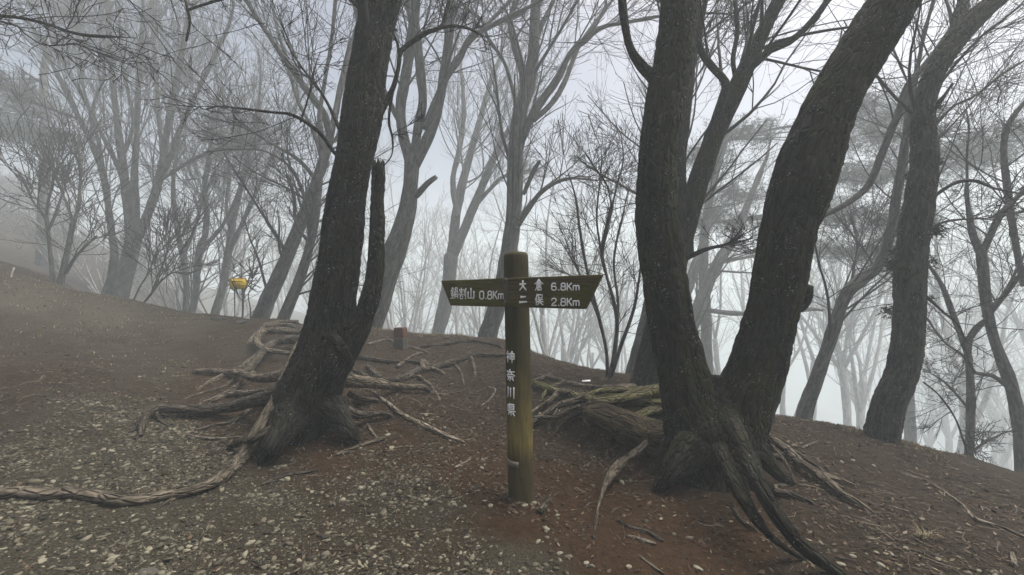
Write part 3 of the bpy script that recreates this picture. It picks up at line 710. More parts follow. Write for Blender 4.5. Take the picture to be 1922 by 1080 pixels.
T8, _ = tree('thick grey tree splitting into several limbs, behind the leaning tree and left of the post', [
    dict(p=[(694,622,23.40),(705,580,27.00),(720,530,27.00),(735,488,25.20),(752,440,21.60),(764,395,18.00),(771,345,15.30),(774,300,16.20)], y=(11.04,11.04), g=0),
    dict(p=[(770,305,11.70),(757,255,10.80),(752,205,10.35),(760,150,10.35),(770,95,9.90),(775,45,9.00),(765,5,8.10),(752,-30,7.20)], y=(11.04,11.50), ext=3),
    dict(p=[(778,300,11.70),(783,250,9.90),(793,195,9.90),(790,140,9.90),(784,85,9.45),(780,30,8.55),(785,-30,7.20)], y=(11.04,10.81), ext=3),
    dict(p=[(784,300,11.70),(803,258,11.70),(822,205,10.80),(832,150,9.90),(840,95,9.45),(845,40,9.00),(850,-20,8.10)], y=(11.04,10.70), ext=3),
    dict(p=[(833,152,7.20),(862,112,6.75),(880,75,6.30),(905,58,5.85),(940,40,5.40),(985,18,4.50),(1030,-10,3.60)], y=(10.81,10.35), ext=2),
    dict(p=[(787,362,7),(803,344,5.2),(818,333,3.6)], y=(10.92,10.70), g=0, n='branch_stub', jag=.04),
    dict(p=[(798,235,5.40),(820,180,5.40),(850,120,4.50),(890,70,4.05),(940,20,3.60)], y=(10.92,11.96), ext=2),
    dict(p=[(760,250,5.40),(735,200,5.40),(712,150,5.40),(690,100,4.50),(672,40,4.50),(660,-20,3.60)], y=(11.15,11.96), ext=2),
    ], crown=(90, .38, 3), seed=17, lmax=2.4, up=.4, t0=.25)
T9, _ = tree('pale grey forked tree standing in the mist left of the signboard end', [
    dict(p=[(822,628,13),(830,595,15),(838,560,15),(843,520,14),(846,485,15)], y=(22.80,22.80), g=0),
    dict(p=[(845,490,10),(852,440,10),(857,400,9.5),(868,345,9),(888,270,7),(908,200,6),(925,140,5)], y=(22.80,23.64), ext=3),
    dict(p=[(848,490,9),(868,440,9),(884,400,9),(905,350,8),(930,290,6.5),(960,235,5),(990,190,4)], y=(22.80,22.08), ext=3),
    dict(p=[(858,400,6),(850,340,6),(862,280,5.5),(870,220,5),(868,150,4)], y=(22.80,24.00), ext=3),
    dict(p=[(884,398,5),(915,360,4.5),(950,330,4),(1000,320,3)], y=(22.80,21.60)),
    ], twig=M_TWIG_FOG, crown=(60, .42, 3), seed=18, lmax=3.0, up=.5, t0=.25)
T10, _ = tree('grey speckled tree leaning right, beside a darker thin leaning tree', [
    dict(p=[(485,608,19.20),(500,570,17.60),(520,525,16.00),(540,480,14.80),(560,430,13.20),(580,380,12.00),(598,330,11.20),(612,285,10.40),(620,250,8.80)], y=(12.88,12.88), g=1),
    dict(p=[(620,258,8.00),(608,215,6.80),(580,175,6.80),(548,130,6.40),(520,90,6.00),(490,45,6.00),(462,0,5.60),(440,-50,4.80)], y=(12.88,10.35), ext=1.5),
    dict(p=[(620,260,7.20),(632,200,6.40),(650,120,6.40),(668,60,5.60),(690,0,4.80)], y=(12.88,13.80), ext=3),
    dict(p=[(606,310,4.80),(590,250,4.80),(560,190,4.40),(540,120,4.00),(520,50,3.60),(505,-20,3.20)], y=(12.88,14.37), ext=3),
    dict(p=[(595,340,4.00),(560,300,4.00),(510,270,3.60),(460,240,3.20),(410,225,2.40)], y=(12.88,12.07)),
    ], crown=(60, .38, 3), seed=19, lmax=2.4, up=.3, lean=np.array([-.15, 0, .1]), t0=.2)
T11, _ = tree('darker thin tree leaning right in front of the speckled leaning tree', [
    dict(p=[(528,612,12.80),(542,575,12.40),(558,535,11.60),(572,495,10.80),(583,455,10.40),(590,415,9.60),(595,370,8.40),(600,330,7.20)], y=(11.22,11.22), g=1, ext=0),
    dict(p=[(590,420,4.80),(575,380,4.40),(560,340,4.00),(540,310,3.20),(500,285,2.80),(440,280,2.40),(390,285,2.00)], y=(11.22,10.56)),
    dict(p=[(600,335,6.40),(606,280,6.00),(600,220,5.60),(610,150,4.80),(622,80,4.00),(630,0,3.60)], y=(11.22,11.88), ext=3),
    dict(p=[(584,460,4.00),(556,420,3.60),(552,370,3.20),(540,330,2.80)], y=(11.22,10.89)),
    ], crown=(36, .42, 3), seed=20, lmax=2.0, up=.2, t0=.2)
T12, _ = tree('broad grey tree with a multi-stemmed fan crown, largest of the trees at left', [
    dict(p=[(222,562,22.20),(232,525,19.98),(243,485,18.50),(251,450,17.76),(257,425,17.76)], y=(18.09,18.09), g=0),
    dict(p=[(245,440,11.84),(240,390,11.10),(234,340,10.36),(228,290,8.88),(220,230,7.40),(212,160,6.66),(206,80,5.55),(205,0,4.44)], y=(18.09,18.36), ext=3),
    dict(p=[(254,430,9.62),(254,380,8.88),(252,330,8.14),(256,270,6.66),(258,200,5.92),(262,120,5.18),(268,40,4.44)], y=(18.09,17.82), ext=3),
    dict(p=[(264,435,11.10),(282,390,10.36),(297,345,9.62),(306,300,8.88),(313,250,7.40),(325,180,6.66),(340,110,5.92),(352,40,4.81)], y=(18.09,17.55), ext=3),
    dict(p=[(297,345,6.66),(318,300,5.92),(335,250,5.18),(362,190,4.81),(390,130,4.44),(425,60,3.70)], y=(17.96,16.88), ext=2.5),
    dict(p=[(234,345,5.92),(215,300,5.18),(190,250,4.81),(160,190,4.44),(130,140,4.07),(100,80,3.70)], y=(18.09,17.55), ext=2.5),
    dict(p=[(306,305,5.18),(300,240,4.81),(295,170,4.44),(290,90,4.07),(288,20,3.70)], y=(17.82,19.31), ext=3),
    dict(p=[(228,300,4.44),(250,230,4.44),(235,150,4.07),(225,60,3.70)], y=(18.23,19.58), ext=3),
    dict(p=[(300,340,4.44),(345,310,3.70),(395,285,3.33),(450,275,2.96),(520,270,2.22)], y=(17.82,15.93)),
    ], twig=M_TWIG_FOG, crown=(112, .4, 3), seed=21, lmax=2.8, up=.5, ang=.5, t0=.15)
T12b, _ = tree('grey tree curving up leftward just beside the broad fan-crowned tree', [
    dict(p=[(200,558,12.58),(210,520,11.10),(215,480,9.62),(210,440,8.51),(204,395,7.77),(198,350,7.40),(188,310,7.03),(172,270,6.66),(150,225,6.29),(128,180,5.92),(105,135,5.18),(85,95,4.81),(60,50,4.44)], y=(18.63,17.55), ext=3),
    dict(p=[(198,350,4.44),(190,290,4.44),(178,240,4.07),(160,180,3.70),(150,110,3.33),(148,40,2.96)], y=(18.36,19.58), ext=3),
    dict(p=[(150,225,3.70),(110,210,3.70),(70,195,3.33),(25,170,2.96),(-20,150,2.22)], y=(17.96,16.61)),
    dict(p=[(170,268,3.70),(175,200,3.70),(195,140,3.33),(185,60,2.96)], y=(17.82,17.28), ext=2),
    ], twig=M_TWIG_FOG, crown=(90, .38, 3), seed=22, lmax=2.4, up=.3, ang=.55, t0=.25)
T13, _ = tree('small brownish tree with a bushy twig crown, leftmost on the grassy rise', [
    dict(p=[(101,535,6.5),(97,500,5.5),(93,465,5.5),(90,430,5.5),(86,405,5)], y=(12.9,12.9), g=0),
    dict(p=[(88,415,4),(75,395,3.5),(60,375,3),(45,340,2.5),(25,310,2)], y=(12.9,12.5), g=2),
    dict(p=[(87,408,4),(90,380,3.5),(98,350,3),(100,310,2.5),(95,280,2)], y=(12.9,13), g=2),
    dict(p=[(92,430,3.5),(105,400,3),(115,370,2.6),(125,340,2.2)], y=(12.9,13.2), g=2),
    ], crown=(26, .9, 3), n34=(4, 3), seed=23, twig=M_TWIG_BROWN, lmax=1.8, ang=.7, t0=.1, rmin=.007)
T13b, _ = tree('small twin-stemmed brownish tree, right of the leftmost bushy one on the rise', [
    dict(p=[(112,538,9),(120,500,8),(130,455,7),(136,425,6.5),(140,410,6)], y=(12.8,12.8), g=0),
    dict(p=[(138,420,4),(128,390,3.5),(118,365,3),(105,330,2.5)], y=(12.8,12.6), g=2),
    dict(p=[(140,412,4.5),(148,385,4),(150,350,3.5),(152,310,3),(145,270,2)], y=(12.8,13), g=2),
    dict(p=[(125,510,5),(140,485,4.5),(158,465,4),(180,445,3)], y=(12.8,12.5), g=1),
    ], crown=(26, .9, 3), n34=(4, 3), seed=24, twig=M_TWIG_BROWN, lmax=1.8, ang=.7, t0=.1, rmin=.007)
T14, _ = tree('misty thin tree right of the broad fan-crowned tree, first of a loose row', [
    dict(p=[(348,588,7.20),(350,540,6.40),(345,490,6.40),(335,445,6.00),(328,400,5.60),(325,350,4.80),(330,300,4.00),(340,240,3.20)], y=(20.93,20.93), ext=3),
    dict(p=[(345,480,4.00),(365,430,3.60),(380,380,3.20),(400,330,2.80)], y=(20.93,20.25), ext=2)], twig=M_TWIG_FOG, crown=(36, .45, 3), seed=25, lmax=2.6, up=.4, t0=.2)
T15, _ = tree('misty tree with a kinked trunk left of the yellow sign', [
    dict(p=[(360,590,8.00),(368,550,7.20),(370,505,7.20),(375,465,7.20),(385,440,6.80),(388,400,6.00),(384,350,5.60),(392,300,4.80),(400,240,4.00)], y=(19.58,19.58), ext=3),
    dict(p=[(375,470,4.80),(400,445,4.80),(420,420,4.40),(440,380,4.00),(460,330,3.20)], y=(19.58,18.90), ext=2)], twig=M_TWIG_FOG, crown=(40, .45, 3), seed=26, lmax=2.6, up=.4, t0=.2)
T16, _ = tree('leaning misty tree directly behind the yellow sign', [
    dict(p=[(402,596,9.60),(415,550,8.80),(425,500,8.40),(432,450,8.00),(440,400,7.20),(455,340,6.40),(470,280,5.20),(480,220,4.00)], y=(20.25,20.25), ext=3),
    dict(p=[(428,480,4.80),(450,430,4.80),(468,390,4.40),(495,330,4.00),(520,270,3.20)], y=(20.25,19.31), ext=2),
    dict(p=[(434,440,4.00),(425,390,4.00),(430,330,3.60),(425,270,3.20)], y=(20.25,21.20), ext=2)], twig=M_TWIG_FOG, crown=(50, .45, 3), seed=27, lmax=2.8, up=.35, t0=.15)
T17, _ = tree('dim grey tree trunk standing behind the roots mound, left of the forked tree', [
    dict(p=[(1198,712,30),(1205,670,24),(1212,630,21),(1222,580,19),(1235,520,17),(1245,460,16),(1255,400,15),(1265,320,13),(1275,240,11),(1290,160,9)], y=(8.6,8.6), ext=2)],
    crown=(30, .4, 3), seed=28, lmax=1.8, t0=.4)
T18, _ = tree('leaning pale pine seen in the V of the forked tree', [
    dict(p=[(1285,650,15),(1310,580,14),(1330,530,13),(1350,490,12),(1372,455,11),(1388,420,9),(1405,380,7),(1425,330,6)], y=(19.,19.), ext=2),
    dict(p=[(1292,540,11),(1305,500,11),(1318,470,10),(1325,430,8),(1328,390,6),(1322,340,5)], y=(19.1,19.5), ext=1),
    dict(p=[(1325,582,6),(1360,587,5.6),(1420,590,5),(1480,586,4.6),(1520,581,4.4),(1545,583,4)], y=(18.8,18.2), n='dead_limb', g=0, jag=.05),
    ], crown=(24, .3, 2), seed=29, lmax=1.6, name='pine_tree', t0=.4)

# multi-stemmed shrub right of the board, small shrubs left
shrub_stems = [
    dict(p=[(1142,712,5.76),(1150,680,5.04),(1156,640,4.68),(1158,600,4.32),(1150,560,3.96),(1142,530,3.96),(1130,480,3.60),(1138,430,3.24),(1148,390,2.88)], y=(6.6,6.6), ext=0),
    dict(p=[(1140,712,4.32),(1138,660,3.60),(1125,600,3.24),(1112,550,2.88),(1098,490,2.52),(1088,430,2.16),(1080,370,1.87),(1068,330,1.44)], y=(6.6,6.3)),
    dict(p=[(1150,700,3.60),(1165,650,3.60),(1180,610,3.24),(1192,570,2.88),(1200,520,2.16),(1205,480,1.44)], y=(6.55,6.3)),
    dict(p=[(1156,640,3.24),(1160,570,2.88),(1152,500,2.88),(1158,450,2.52),(1170,400,2.16),(1180,350,1.44)], y=(6.6,6.9)),
    dict(p=[(1142,530,2.88),(1128,470,2.59),(1120,410,2.16),(1125,350,1.87),(1130,300,1.44)], y=(6.6,6.6)),
    dict(p=[(1148,390,2.52),(1140,350,2.16),(1120,320,1.87),(1100,290,1.44)], y=(6.6,6.2)),
    dict(p=[(1125,600,2.52),(1100,540,2.16),(1075,490,1.87),(1050,450,1.44)], y=(6.5,6.1)),
    dict(p=[(1148,390,2.30),(1160,340,1.87),(1170,300,1.58),(1165,250,1.44)], y=(6.6,6.9)),
]
SH1, _ = tree('dark multi-stemmed leafless shrub between the signboard tip and the forked tree', shrub_stems, twig=M_TWIG_BROWN, crown=(64, .55, 3), seed=31, name='bare_shrub', cat='shrub', lmax=.6, rmin=.0026, ang=.65, up=.3, sides=9, t0=.3, n34=(4,4))
SH2, _ = tree('thin leafless shrub growing around the yellow sign', [
    dict(p=[(455,602,1.80),(456,575,1.80),(457,555,1.56),(463,535,1.44),(470,515,1.32)], y=(10.9,10.9)),
    dict(p=[(470,604,1.56),(470,580,1.44),(466,555,1.32),(472,535,1.20),(475,500,1.20)], y=(10.9,10.7)),
    dict(p=[(425,500,1.08),(445,515,1.20),(460,530,1.20)], y=(10.9,10.9), g=1),
    ], twig=M_TWIG_BROWN, crown=(8, .6, 2), seed=32, name='bare_shrub', cat='shrub', lmax=.5, rmin=.006, sides=6)
SH3, _ = tree('spreading leafless shrub bending right at the foot of the broad fan-crowned tree', [
    dict(p=[(248,572,2.40),(262,540,2.10),(280,510,1.80),(290,480,1.50),(310,440,1.20)], y=(12.4,12.4)),
    dict(p=[(265,575,3.00),(285,550,2.70),(300,530,2.40),(325,512,2.10),(350,515,1.80),(375,505,1.20)], y=(12.3,12.2)),
    dict(p=[(285,548,2.10),(300,510,1.80),(315,470,1.56),(320,420,1.20)], y=(12.3,12.5)),
    ], twig=M_TWIG_BROWN, crown=(16, .7, 3), seed=33, name='bare_shrub', cat='shrub', lmax=1.2, rmin=.007, sides=7)

# a tree just outside the left frame edge whose low branches reach into the picture
T19, _ = tree('dark thin branches of a tree outside the left edge reaching across the top corner', [
    dict(p=[(-640,870,70),(-640,600,62),(-620,300,55),(-600,0,48),(-580,-300,40),(-560,-600,32)], y=(4.2,4.2), ext=2, g=0),
    dict(p=[(-615,220,16),(-400,80,11),(-200,25,7),(0,30,4.5),(75,42,4),(150,65,3.4),(230,70,3),(260,72,2)], y=(4.2,4.4), up=0),
    dict(p=[(-620,260,14),(-400,110,9),(-200,50,5),(0,40,3.2),(45,62,3),(70,80,2.6),(95,86,2.3),(140,82,2)], y=(4.2,4.6), up=0),
    dict(p=[(-605,60,14),(-400,-60,11),(-100,-90,8),(200,-60,6),(330,-20,4.5),(352,20,4),(356,45,3.5),(350,75,3)], y=(4.2,4.5), up=0),
    dict(p=[(356,18,3),(385,8,2.8),(420,-2,2.5),(450,-10,2)], y=(4.5,4.6), up=0),
    ], mat=M_BARK, crown=(40, .2, 3), seed=34, rmin=.0028, lmax=.7, ang=.8, up=.05, wig=.24, t0=.55, n34=(4, 3))

# --- trees lost in the fog: a few kinds, copied down the far slopes
def fog_tree(seed, h=9., lean=.25, stems=1):
    g = np.random.default_rng(seed)
    root = empty('misty_tree', (0, 0, 0)); Ks, Rs = [], []
    for s_ in range(stems):
        d = np.array([lean+g.normal(0, .12), g.normal(0, .15), 1.]); d /= np.linalg.norm(d)
        P = [np.array([g.normal(0, .15), g.normal(0, .15), -.6])]; R = [.15*h/9]
        hh = h*g.uniform(.35, .55); n = 7
        for i in range(n):
            d = d + np.array([g.normal(0, .07), g.normal(0, .07), .06]); d /= np.linalg.norm(d)
            P.append(P[-1]+d*(hh+.6)/n); R.append(.12*h/9*(1-.35*(i+1)/n))
        geo = tube(P, R, 9, .35, bulge=.02, seed=seed)
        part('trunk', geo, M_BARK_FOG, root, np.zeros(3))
        nb = g.integers(3, 6)
        for b in range(nb):
            a = g.uniform(0, 6.28); sp = g.uniform(.25, .6)
            D = d*1. + np.array([math.cos(a)*sp+lean*.4, math.sin(a)*sp, .1]); D /= np.linalg.norm(D)
            i0 = len(P)-1-g.integers(0, 3); q = [P[i0]]; qr = [R[i0]*.62]; L = h*g.uniform(.45, .75)
            for i in range(6):
                D = D + np.array([g.normal(0, .1), g.normal(0, .1), .07]); D /= np.linalg.norm(D)
                q.append(q[-1]+D*L/6); qr.append(qr[0]*(1-.8*(i+1)/6))
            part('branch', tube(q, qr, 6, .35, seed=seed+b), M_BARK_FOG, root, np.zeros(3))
            kp, kr = fixedK(q, qr, 20); Ks.append(kp); Rs.append(kr)
    Ks, Rs = np.array(Ks), np.array(Rs)
    rm = .004
    P2, R2 = spawn(Ks, Rs, 9, .1, .55, .42, .4, .15, 7, .45, rm*1.6, g)
    P3, R3 = spawn(P2, R2, 5, .15, .6, .5, .4, .18, 5, .55, rm, g)
    P4, R4 = spawn(P3, R3, 3, .1, .6, .55, .3, .2, 4, .6, rm*.8, g)
    o = 0; Vs, Qs = [], []
    for V, q in (batch_tubes(P2, R2, 3), batch_tubes(P3, R3, 3), batch_tubes(P4, R4, 3)): Vs.append(V); Qs.append(q+o); o += len(V)
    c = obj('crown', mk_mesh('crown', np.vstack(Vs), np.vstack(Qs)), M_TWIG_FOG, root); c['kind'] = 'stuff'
    return root
kinds = [fog_tree(71, 9.5, .30), fog_tree(72, 8.5, .15), fog_tree(73, 10, .38), fog_tree(74, 8, .05, 2), fog_tree(75, 9, .22, 2), fog_tree(76, 10.5, .28)]
g = np.random.default_rng(5)
spots = []
for px, Y in [(px, (13+1.1*Y) if (px//5) % 3 == 0 else (20+1.6*Y)) for px, Y in [(40,17),(160,19),(290,17.5),(330,21),(420,20),(465,17),(500,22),(545,16),(570,20),(650,15),(690,19),(735,16),(770,22),(800,18),(860,20),(900,16.5),(935,23),(985,18),
              (1020,15),(1050,21),(1085,16.5),(1110,13),(1135,19),(1180,15),(1225,20),(1270,16),(1350,20),(1420,17),(1470,22),(1545,13),(1590,18),(1640,14),(1700,20),(1745,13),(1775,18),(1800,11.5),
              (1850,15),(1880,12),(1915,17),(1960,13),(2010,16),(-40,15),(-120,19),(120,23),(230,22),(380,25),(610,24),(840,26),(1000,26),(1160,25),(1300,26),(1530,25),(1660,24),(1830,23),(2080,20),(480,26),(720,26)]]:
    spots.append((px+g.normal(0, 6), Y))
FOGLABEL = 'faint grey bare tree half lost in the fog beyond the ridge'
for i, (px, Y) in enumerate([q for n_s, q in enumerate(spots) if n_s % 4 != 1]):
    k = kinds[i % len(kinds)]
    o = k if i < len(kinds) else copy_tree(k)
    x = (px-961)/F*Y
    o.location = (x, Y, float(H(x, Y)[0])); o.rotation_euler = (0, 0, float(g.uniform(-.7, .7))); ztop = min(CAMZ + (HOR-g.uniform(170, 330))/F*Y, g.uniform(11, 14.5))
    sc = float(np.clip((ztop-o.location[2])/9.5, .8, 3.4))
    o.scale = (sc, sc, sc)
    tag(o, FOGLABEL, 'tree', 'faint bare trees in the fog beyond the ridge')

# leafless brush on the misty hillside at the left
def brush(seed):
    g = np.random.default_rng(seed); root = empty('misty_shrub', (0, 0, 0)); Ks, Rs = [], []
    for i in range(6):
        a = g.uniform(0, 6.28); D = np.array([math.cos(a)*.5, math.sin(a)*.5, 1.]); q = [np.array([0, 0, -.2])]; R = [.05]
        for k in range(6):
            D = D/np.linalg.norm(D) + g.normal(0, .16, 3); q.append(q[-1]+D/np.linalg.norm(D)*.5); R.append(.05*(1-.13*(k+1)))
        part('stem', tube(q, R, 6, .2, seed=seed+i), M_BARK_FOG, root, np.zeros(3)); kp, kr = fixedK(q, R, 16); Ks.append(kp); Rs.append(kr)
    P2, R2 = spawn(np.array(Ks), np.array(Rs), 9, .15, .7, .5, .3, .15, 6, .4, .008, g); P3, R3 = spawn(P2, R2, 6, .1, .7, .6, .2, .2, 5, .6, .006, g)
    a, qa = batch_tubes(P2, R2, 3); b, qb = batch_tubes(P3, R3, 3)
    obj('crown', mk_mesh('crown', np.vstack([a, b]), np.vstack([qa, qb+len(a)])), M_TWIG_FOG, root)['kind'] = 'stuff'
    return root
bk = [brush(81), brush(82), brush(83)]; g = np.random.default_rng(6)
for i in range(30):
    px, Y = g.uniform(-60, 330), g.uniform(22, 40)
    o = bk[i] if i < 3 else copy_tree(bk[i % 3])
    x = (px-961)/F*Y; o.location = (x, Y, float(H(x, Y)[0])); o.rotation_euler = (0, 0, float(g.uniform(0, 6.28))); sc = float(g.uniform(.7, 1.4)); o.scale = (sc, sc, sc)
    tag(o, 'faint leafless shrub on the misty hillside at the left', 'shrub', 'leafless shrubs on the misty hillside')

# pines with flat needle layers
def pine_layers(parent_name, label, base_px, Y, layers, seed, trunk):
    g = np.random.default_rng(seed)
    P, R = limb_world(trunk, Y, Y, ext=1.)
    P, R, b = foot(P, R, 1.2)
    root = empty(parent_name, b); tag(root, label, 'tree')
    part('trunk', tube(P, R, 10, .2, bulge=.02, seed=seed), M_BARK_FAR, root, b)
    Vs, Ts, n0 = [], [], 0; BP, BR = [], []
    for (cx, cy, wx, wy, n) in layers:
        c = W(cx, cy, Y); i = np.argmin(np.abs(P[:, 2]-(c[2]-.4))); 
        for k in range(5):
            e = c + np.array([g.uniform(-1, 1)*wx*Y/F*.8, g.uniform(-1, 1)*1.2, g.uniform(-.5, .5)*wy*Y/F])
            m = .5*(P[i]+e) + np.array([0, 0, .15]); BP.append(np.array([P[i], .5*(P[i]+m), m, .5*(m+e)+[0, 0, .05], e])); BR.append(np.linspace(.05, .015, 5))
        n *= 10; u = g.uniform(-1, 1, n); v = g.uniform(-1, 1, n); ok = u*u+v*v < g.uniform(.05, 1.15, n)
        u, v = u[ok], v[ok]; n = len(u)
        nc = max(20, n//14); q = g.integers(0, nc, n)
        CC = np.stack([c[0]+u[:nc]*wx*Y/F, c[1]+v[:nc]*1.6, c[2]+g.normal(0, .8, nc)*wy*Y/F*(1.2-np.abs(u[:nc]))], -1)
        C = CC[q] + g.normal(0, 1, (n, 3))*np.array([.26, .26, .13]); 
        m = 6
        D = g.normal(size=(n, m, 3)); D[..., 2] = np.abs(D[..., 2])*.8+.15; D /= np.linalg.norm(D, axis=2)[..., None]
        Sd = np.cross(D, g.normal(size=(n, m, 3))); Sd /= np.linalg.norm(Sd, axis=2)[..., None]
        L = g.uniform(.14, .28, (n, m, 1)); Cc = C[:, None]
        V = np.stack([Cc-Sd*.009+0*D, Cc+Sd*.009+0*D, Cc+D*L], 2).reshape(-1, 3)
        Vs.append(V); Ts.append(np.arange(len(V)).reshape(-1, 3)+n0); n0 += len(V)
    o = obj('crown', mk_mesh('crown', np.vstack(Vs)-b, None, np.vstack(Ts), smooth=False), M_NEEDLE, root); o['kind'] = 'stuff'
    V, q = batch_tubes(np.array(BP), np.array(BR), 5)
    obj('branches', mk_mesh('branches', V-b, q), M_BARK_FAR, root)['kind'] = 'stuff'
    return root
pine_layers('pine_tree', 'hazy pine with flat needle layers showing through the V and past the right trunk', 0, 21.,
    [(1350,420,60,22,260),(1330,300,50,28,220),(1400,250,60,25,240),(1560,400,60,26,300),(1590,250,70,40,340),(1500,470,60,12,200),(1360,370,80,16,260)], 51,
    [(1325,600,12),(1320,500,11),(1324,420,9),(1340,340,8),(1360,270,6)])
pine_layers('pine_tree', 'hazy pine with long dark needle layers, crossing behind the scaly grey tree', 0, 19.,
    [(1640,330,110,16,420),(1800,300,95,24,460),(1650,420,90,14,300),(1630,475,80,10,240),(1880,260,70,22,300),(1700,250,80,22,300),(1640,210,60,28,240)], 52,
    [(1700,640,12),(1690,540,11),(1700,440,10),(1715,340,9),(1725,260,7)])
pine_layers('pine_tree', 'dim pine with flat needle layers in the fog at the far left edge', 0, 24.,
    [(30,250,80,14,420),(60,200,60,18,240),(20,170,50,14,200),(90,260,50,10,180),(-40,220,60,20,240)], 53,
    [(80,470,14),(82,380,13),(85,300,12),(84,220,11),(82,150,10),(88,100,8)])

# ------------------------------------------------------------------ the signpost
u_ = np.array([.734, -.679, 0.]); n_ = np.array([-.679, -.734, 0.]); up_ = np.array([0, 0, 1.])
PB = np.array([.066, 3.06, 0.]); PB[2] = H(PB[0], PB[1])[0]
PT = W(968, 474, 3.06)
SP = empty('signpost', PB); tag(SP, 'round weathered trail signpost with a green-stained arrow board and white lettering', 'signpost')
def lathe_post():
    ax = PT-PB; L = np.linalg.norm(ax); a = ax/L
    prof = [(-.3, .094)] + [(t*L, .0935-.0055*t) for t in np.linspace(0, .965, 50)] + [(L-.030, .0875), (L-.014, .083), (L-.004, .074), (L, .06)]
    V, A = [], []; S_ = 56
    X = np.cross([0, 1., 0], a); X /= np.linalg.norm(X); Yv = np.cross(a, X)
    for (s, r) in prof:
        for k in range(S_):
            th = 2*math.pi*k/S_
            rr = r + .0018*noise(np.array([math.cos(th)*3]), np.array([math.sin(th)*3]), np.array([s*1.2]), 9)[0]
            V.append(PB + a*s + rr*(math.cos(th)*X+math.sin(th)*Yv)); A.append((r*math.cos(th), r*math.sin(th), s))
    K = len(prof); i = np.arange(K-1)[:, None]*S_; j = np.arange(S_)[None]; j2 = (j+1) % S_
    Q = np.stack([i+j, i+j2, i+S_+j2, i+S_+j], -1).reshape(-1, 4)
    V.append(PB+a*L); A.append((0, 0, L)); jj = np.arange(S_)
    T = np.stack([(K-1)*S_+jj, (K-1)*S_+(jj+1) % S_, np.full(S_, len(V)-1)], -1)
    return np.array(V), Q, T, np.array(A)
part('post', lathe_post(), M_POST, SP, PB)

FC = np.array([-.041, 2.983, 0.])           # centre of the board's face (z filled per point)
def board_t(px): return ((px-961)*2.983+32.8)/(587.2+.679*(px-961))
def board_pt(t, z, out=0.): p = FC + u_*t + n_*out; p[2] = z; return p
def px_to_board(px, py):
    t = board_t(px); Y = 2.983-.679*t
    return t, CAMZ + (HOR-py)/F*Y
def prism(corners, thick, bev, name, m, parent, base):
    """board outline (t,z) -> bevelled plank with grain coordinates"""
    import bmesh
    bm = bmesh.new()
    f = [bm.verts.new(board_pt(t, z, 0)-base) for t, z in corners]; b = [bm.verts.new(board_pt(t, z, -thick)-base) for t, z in corners]
    n = len(corners)
    bm.faces.new(f); bm.faces.new(b[::-1])
    for i in range(n): bm.faces.new((f[(i+1) % n], f[i], b[i], b[(i+1) % n]))
    bmesh.ops.recalc_face_normals(bm, faces=bm.faces)
    bmesh.ops.bevel(bm, geom=list(bm.edges), offset=bev, segments=2, affect='EDGES', profile=.5)
    me = bpy.data.meshes.new(name); bm.to_mesh(me); bm.free()
    co = np.zeros(len(me.vertices)*3, np.float32); me.vertices.foreach_get('co', co); co = co.reshape(-1, 3)+base
    A = np.stack([co[:, 2], (co-FC) @ n_, (co-FC) @ u_], -1).astype(np.float32)
    a = me.attributes.new('bark', 'FLOAT_VECTOR', 'POINT'); a.data.foreach_set('vector', A.ravel())
    return obj(name, me, m, parent)
board = prism([px_to_board(827, 527), px_to_board(845, 574), px_to_board(1095, 580.5), px_to_board(1127, 515.5)], .042, .005, 'direction_board', M_BOARD, SP, PB)
strap = prism([(-.022, 1.578), (.022, 1.578), (.022, 1.386), (-.022, 1.386)], .002, .0008, 'strap', M_IRON, SP, PB)
strap.location = tuple(n_*.005)
def disc(c, ax, r, h, sides=12):
    ax = ax/np.linalg.norm(ax); x = np.cross(ax, [0, 0, 1.]); 
    if np.linalg.norm(x) < .1: x = np.array([1., 0, 0])
    x /= np.linalg.norm(x); y = np.cross(ax, x); V = []
    for s, rr in ((0, r), (h*.6, r), (h, r*.6)):
        for k in range(sides): V.append(c+ax*s+rr*(math.cos(2*math.pi*k/sides)*x+math.sin(2*math.pi*k/sides)*y))
    V.append(c+ax*h); Q = [(l*sides+k, l*sides+(k+1) % sides, (l+1)*sides+(k+1) % sides, (l+1)*sides+k) for l in range(2) for k in range(sides)]
    T = [(2*sides+k, 2*sides+(k+1) % sides, len(V)-1) for k in range(sides)]
    return np.array(V), np.array(Q), np.array(T), np.zeros((len(V), 3))
for z in (1.562, 1.402):
    part('bolt', disc(board_pt(0, z, .004), n_, .017, .014), M_IRON, SP, PB)

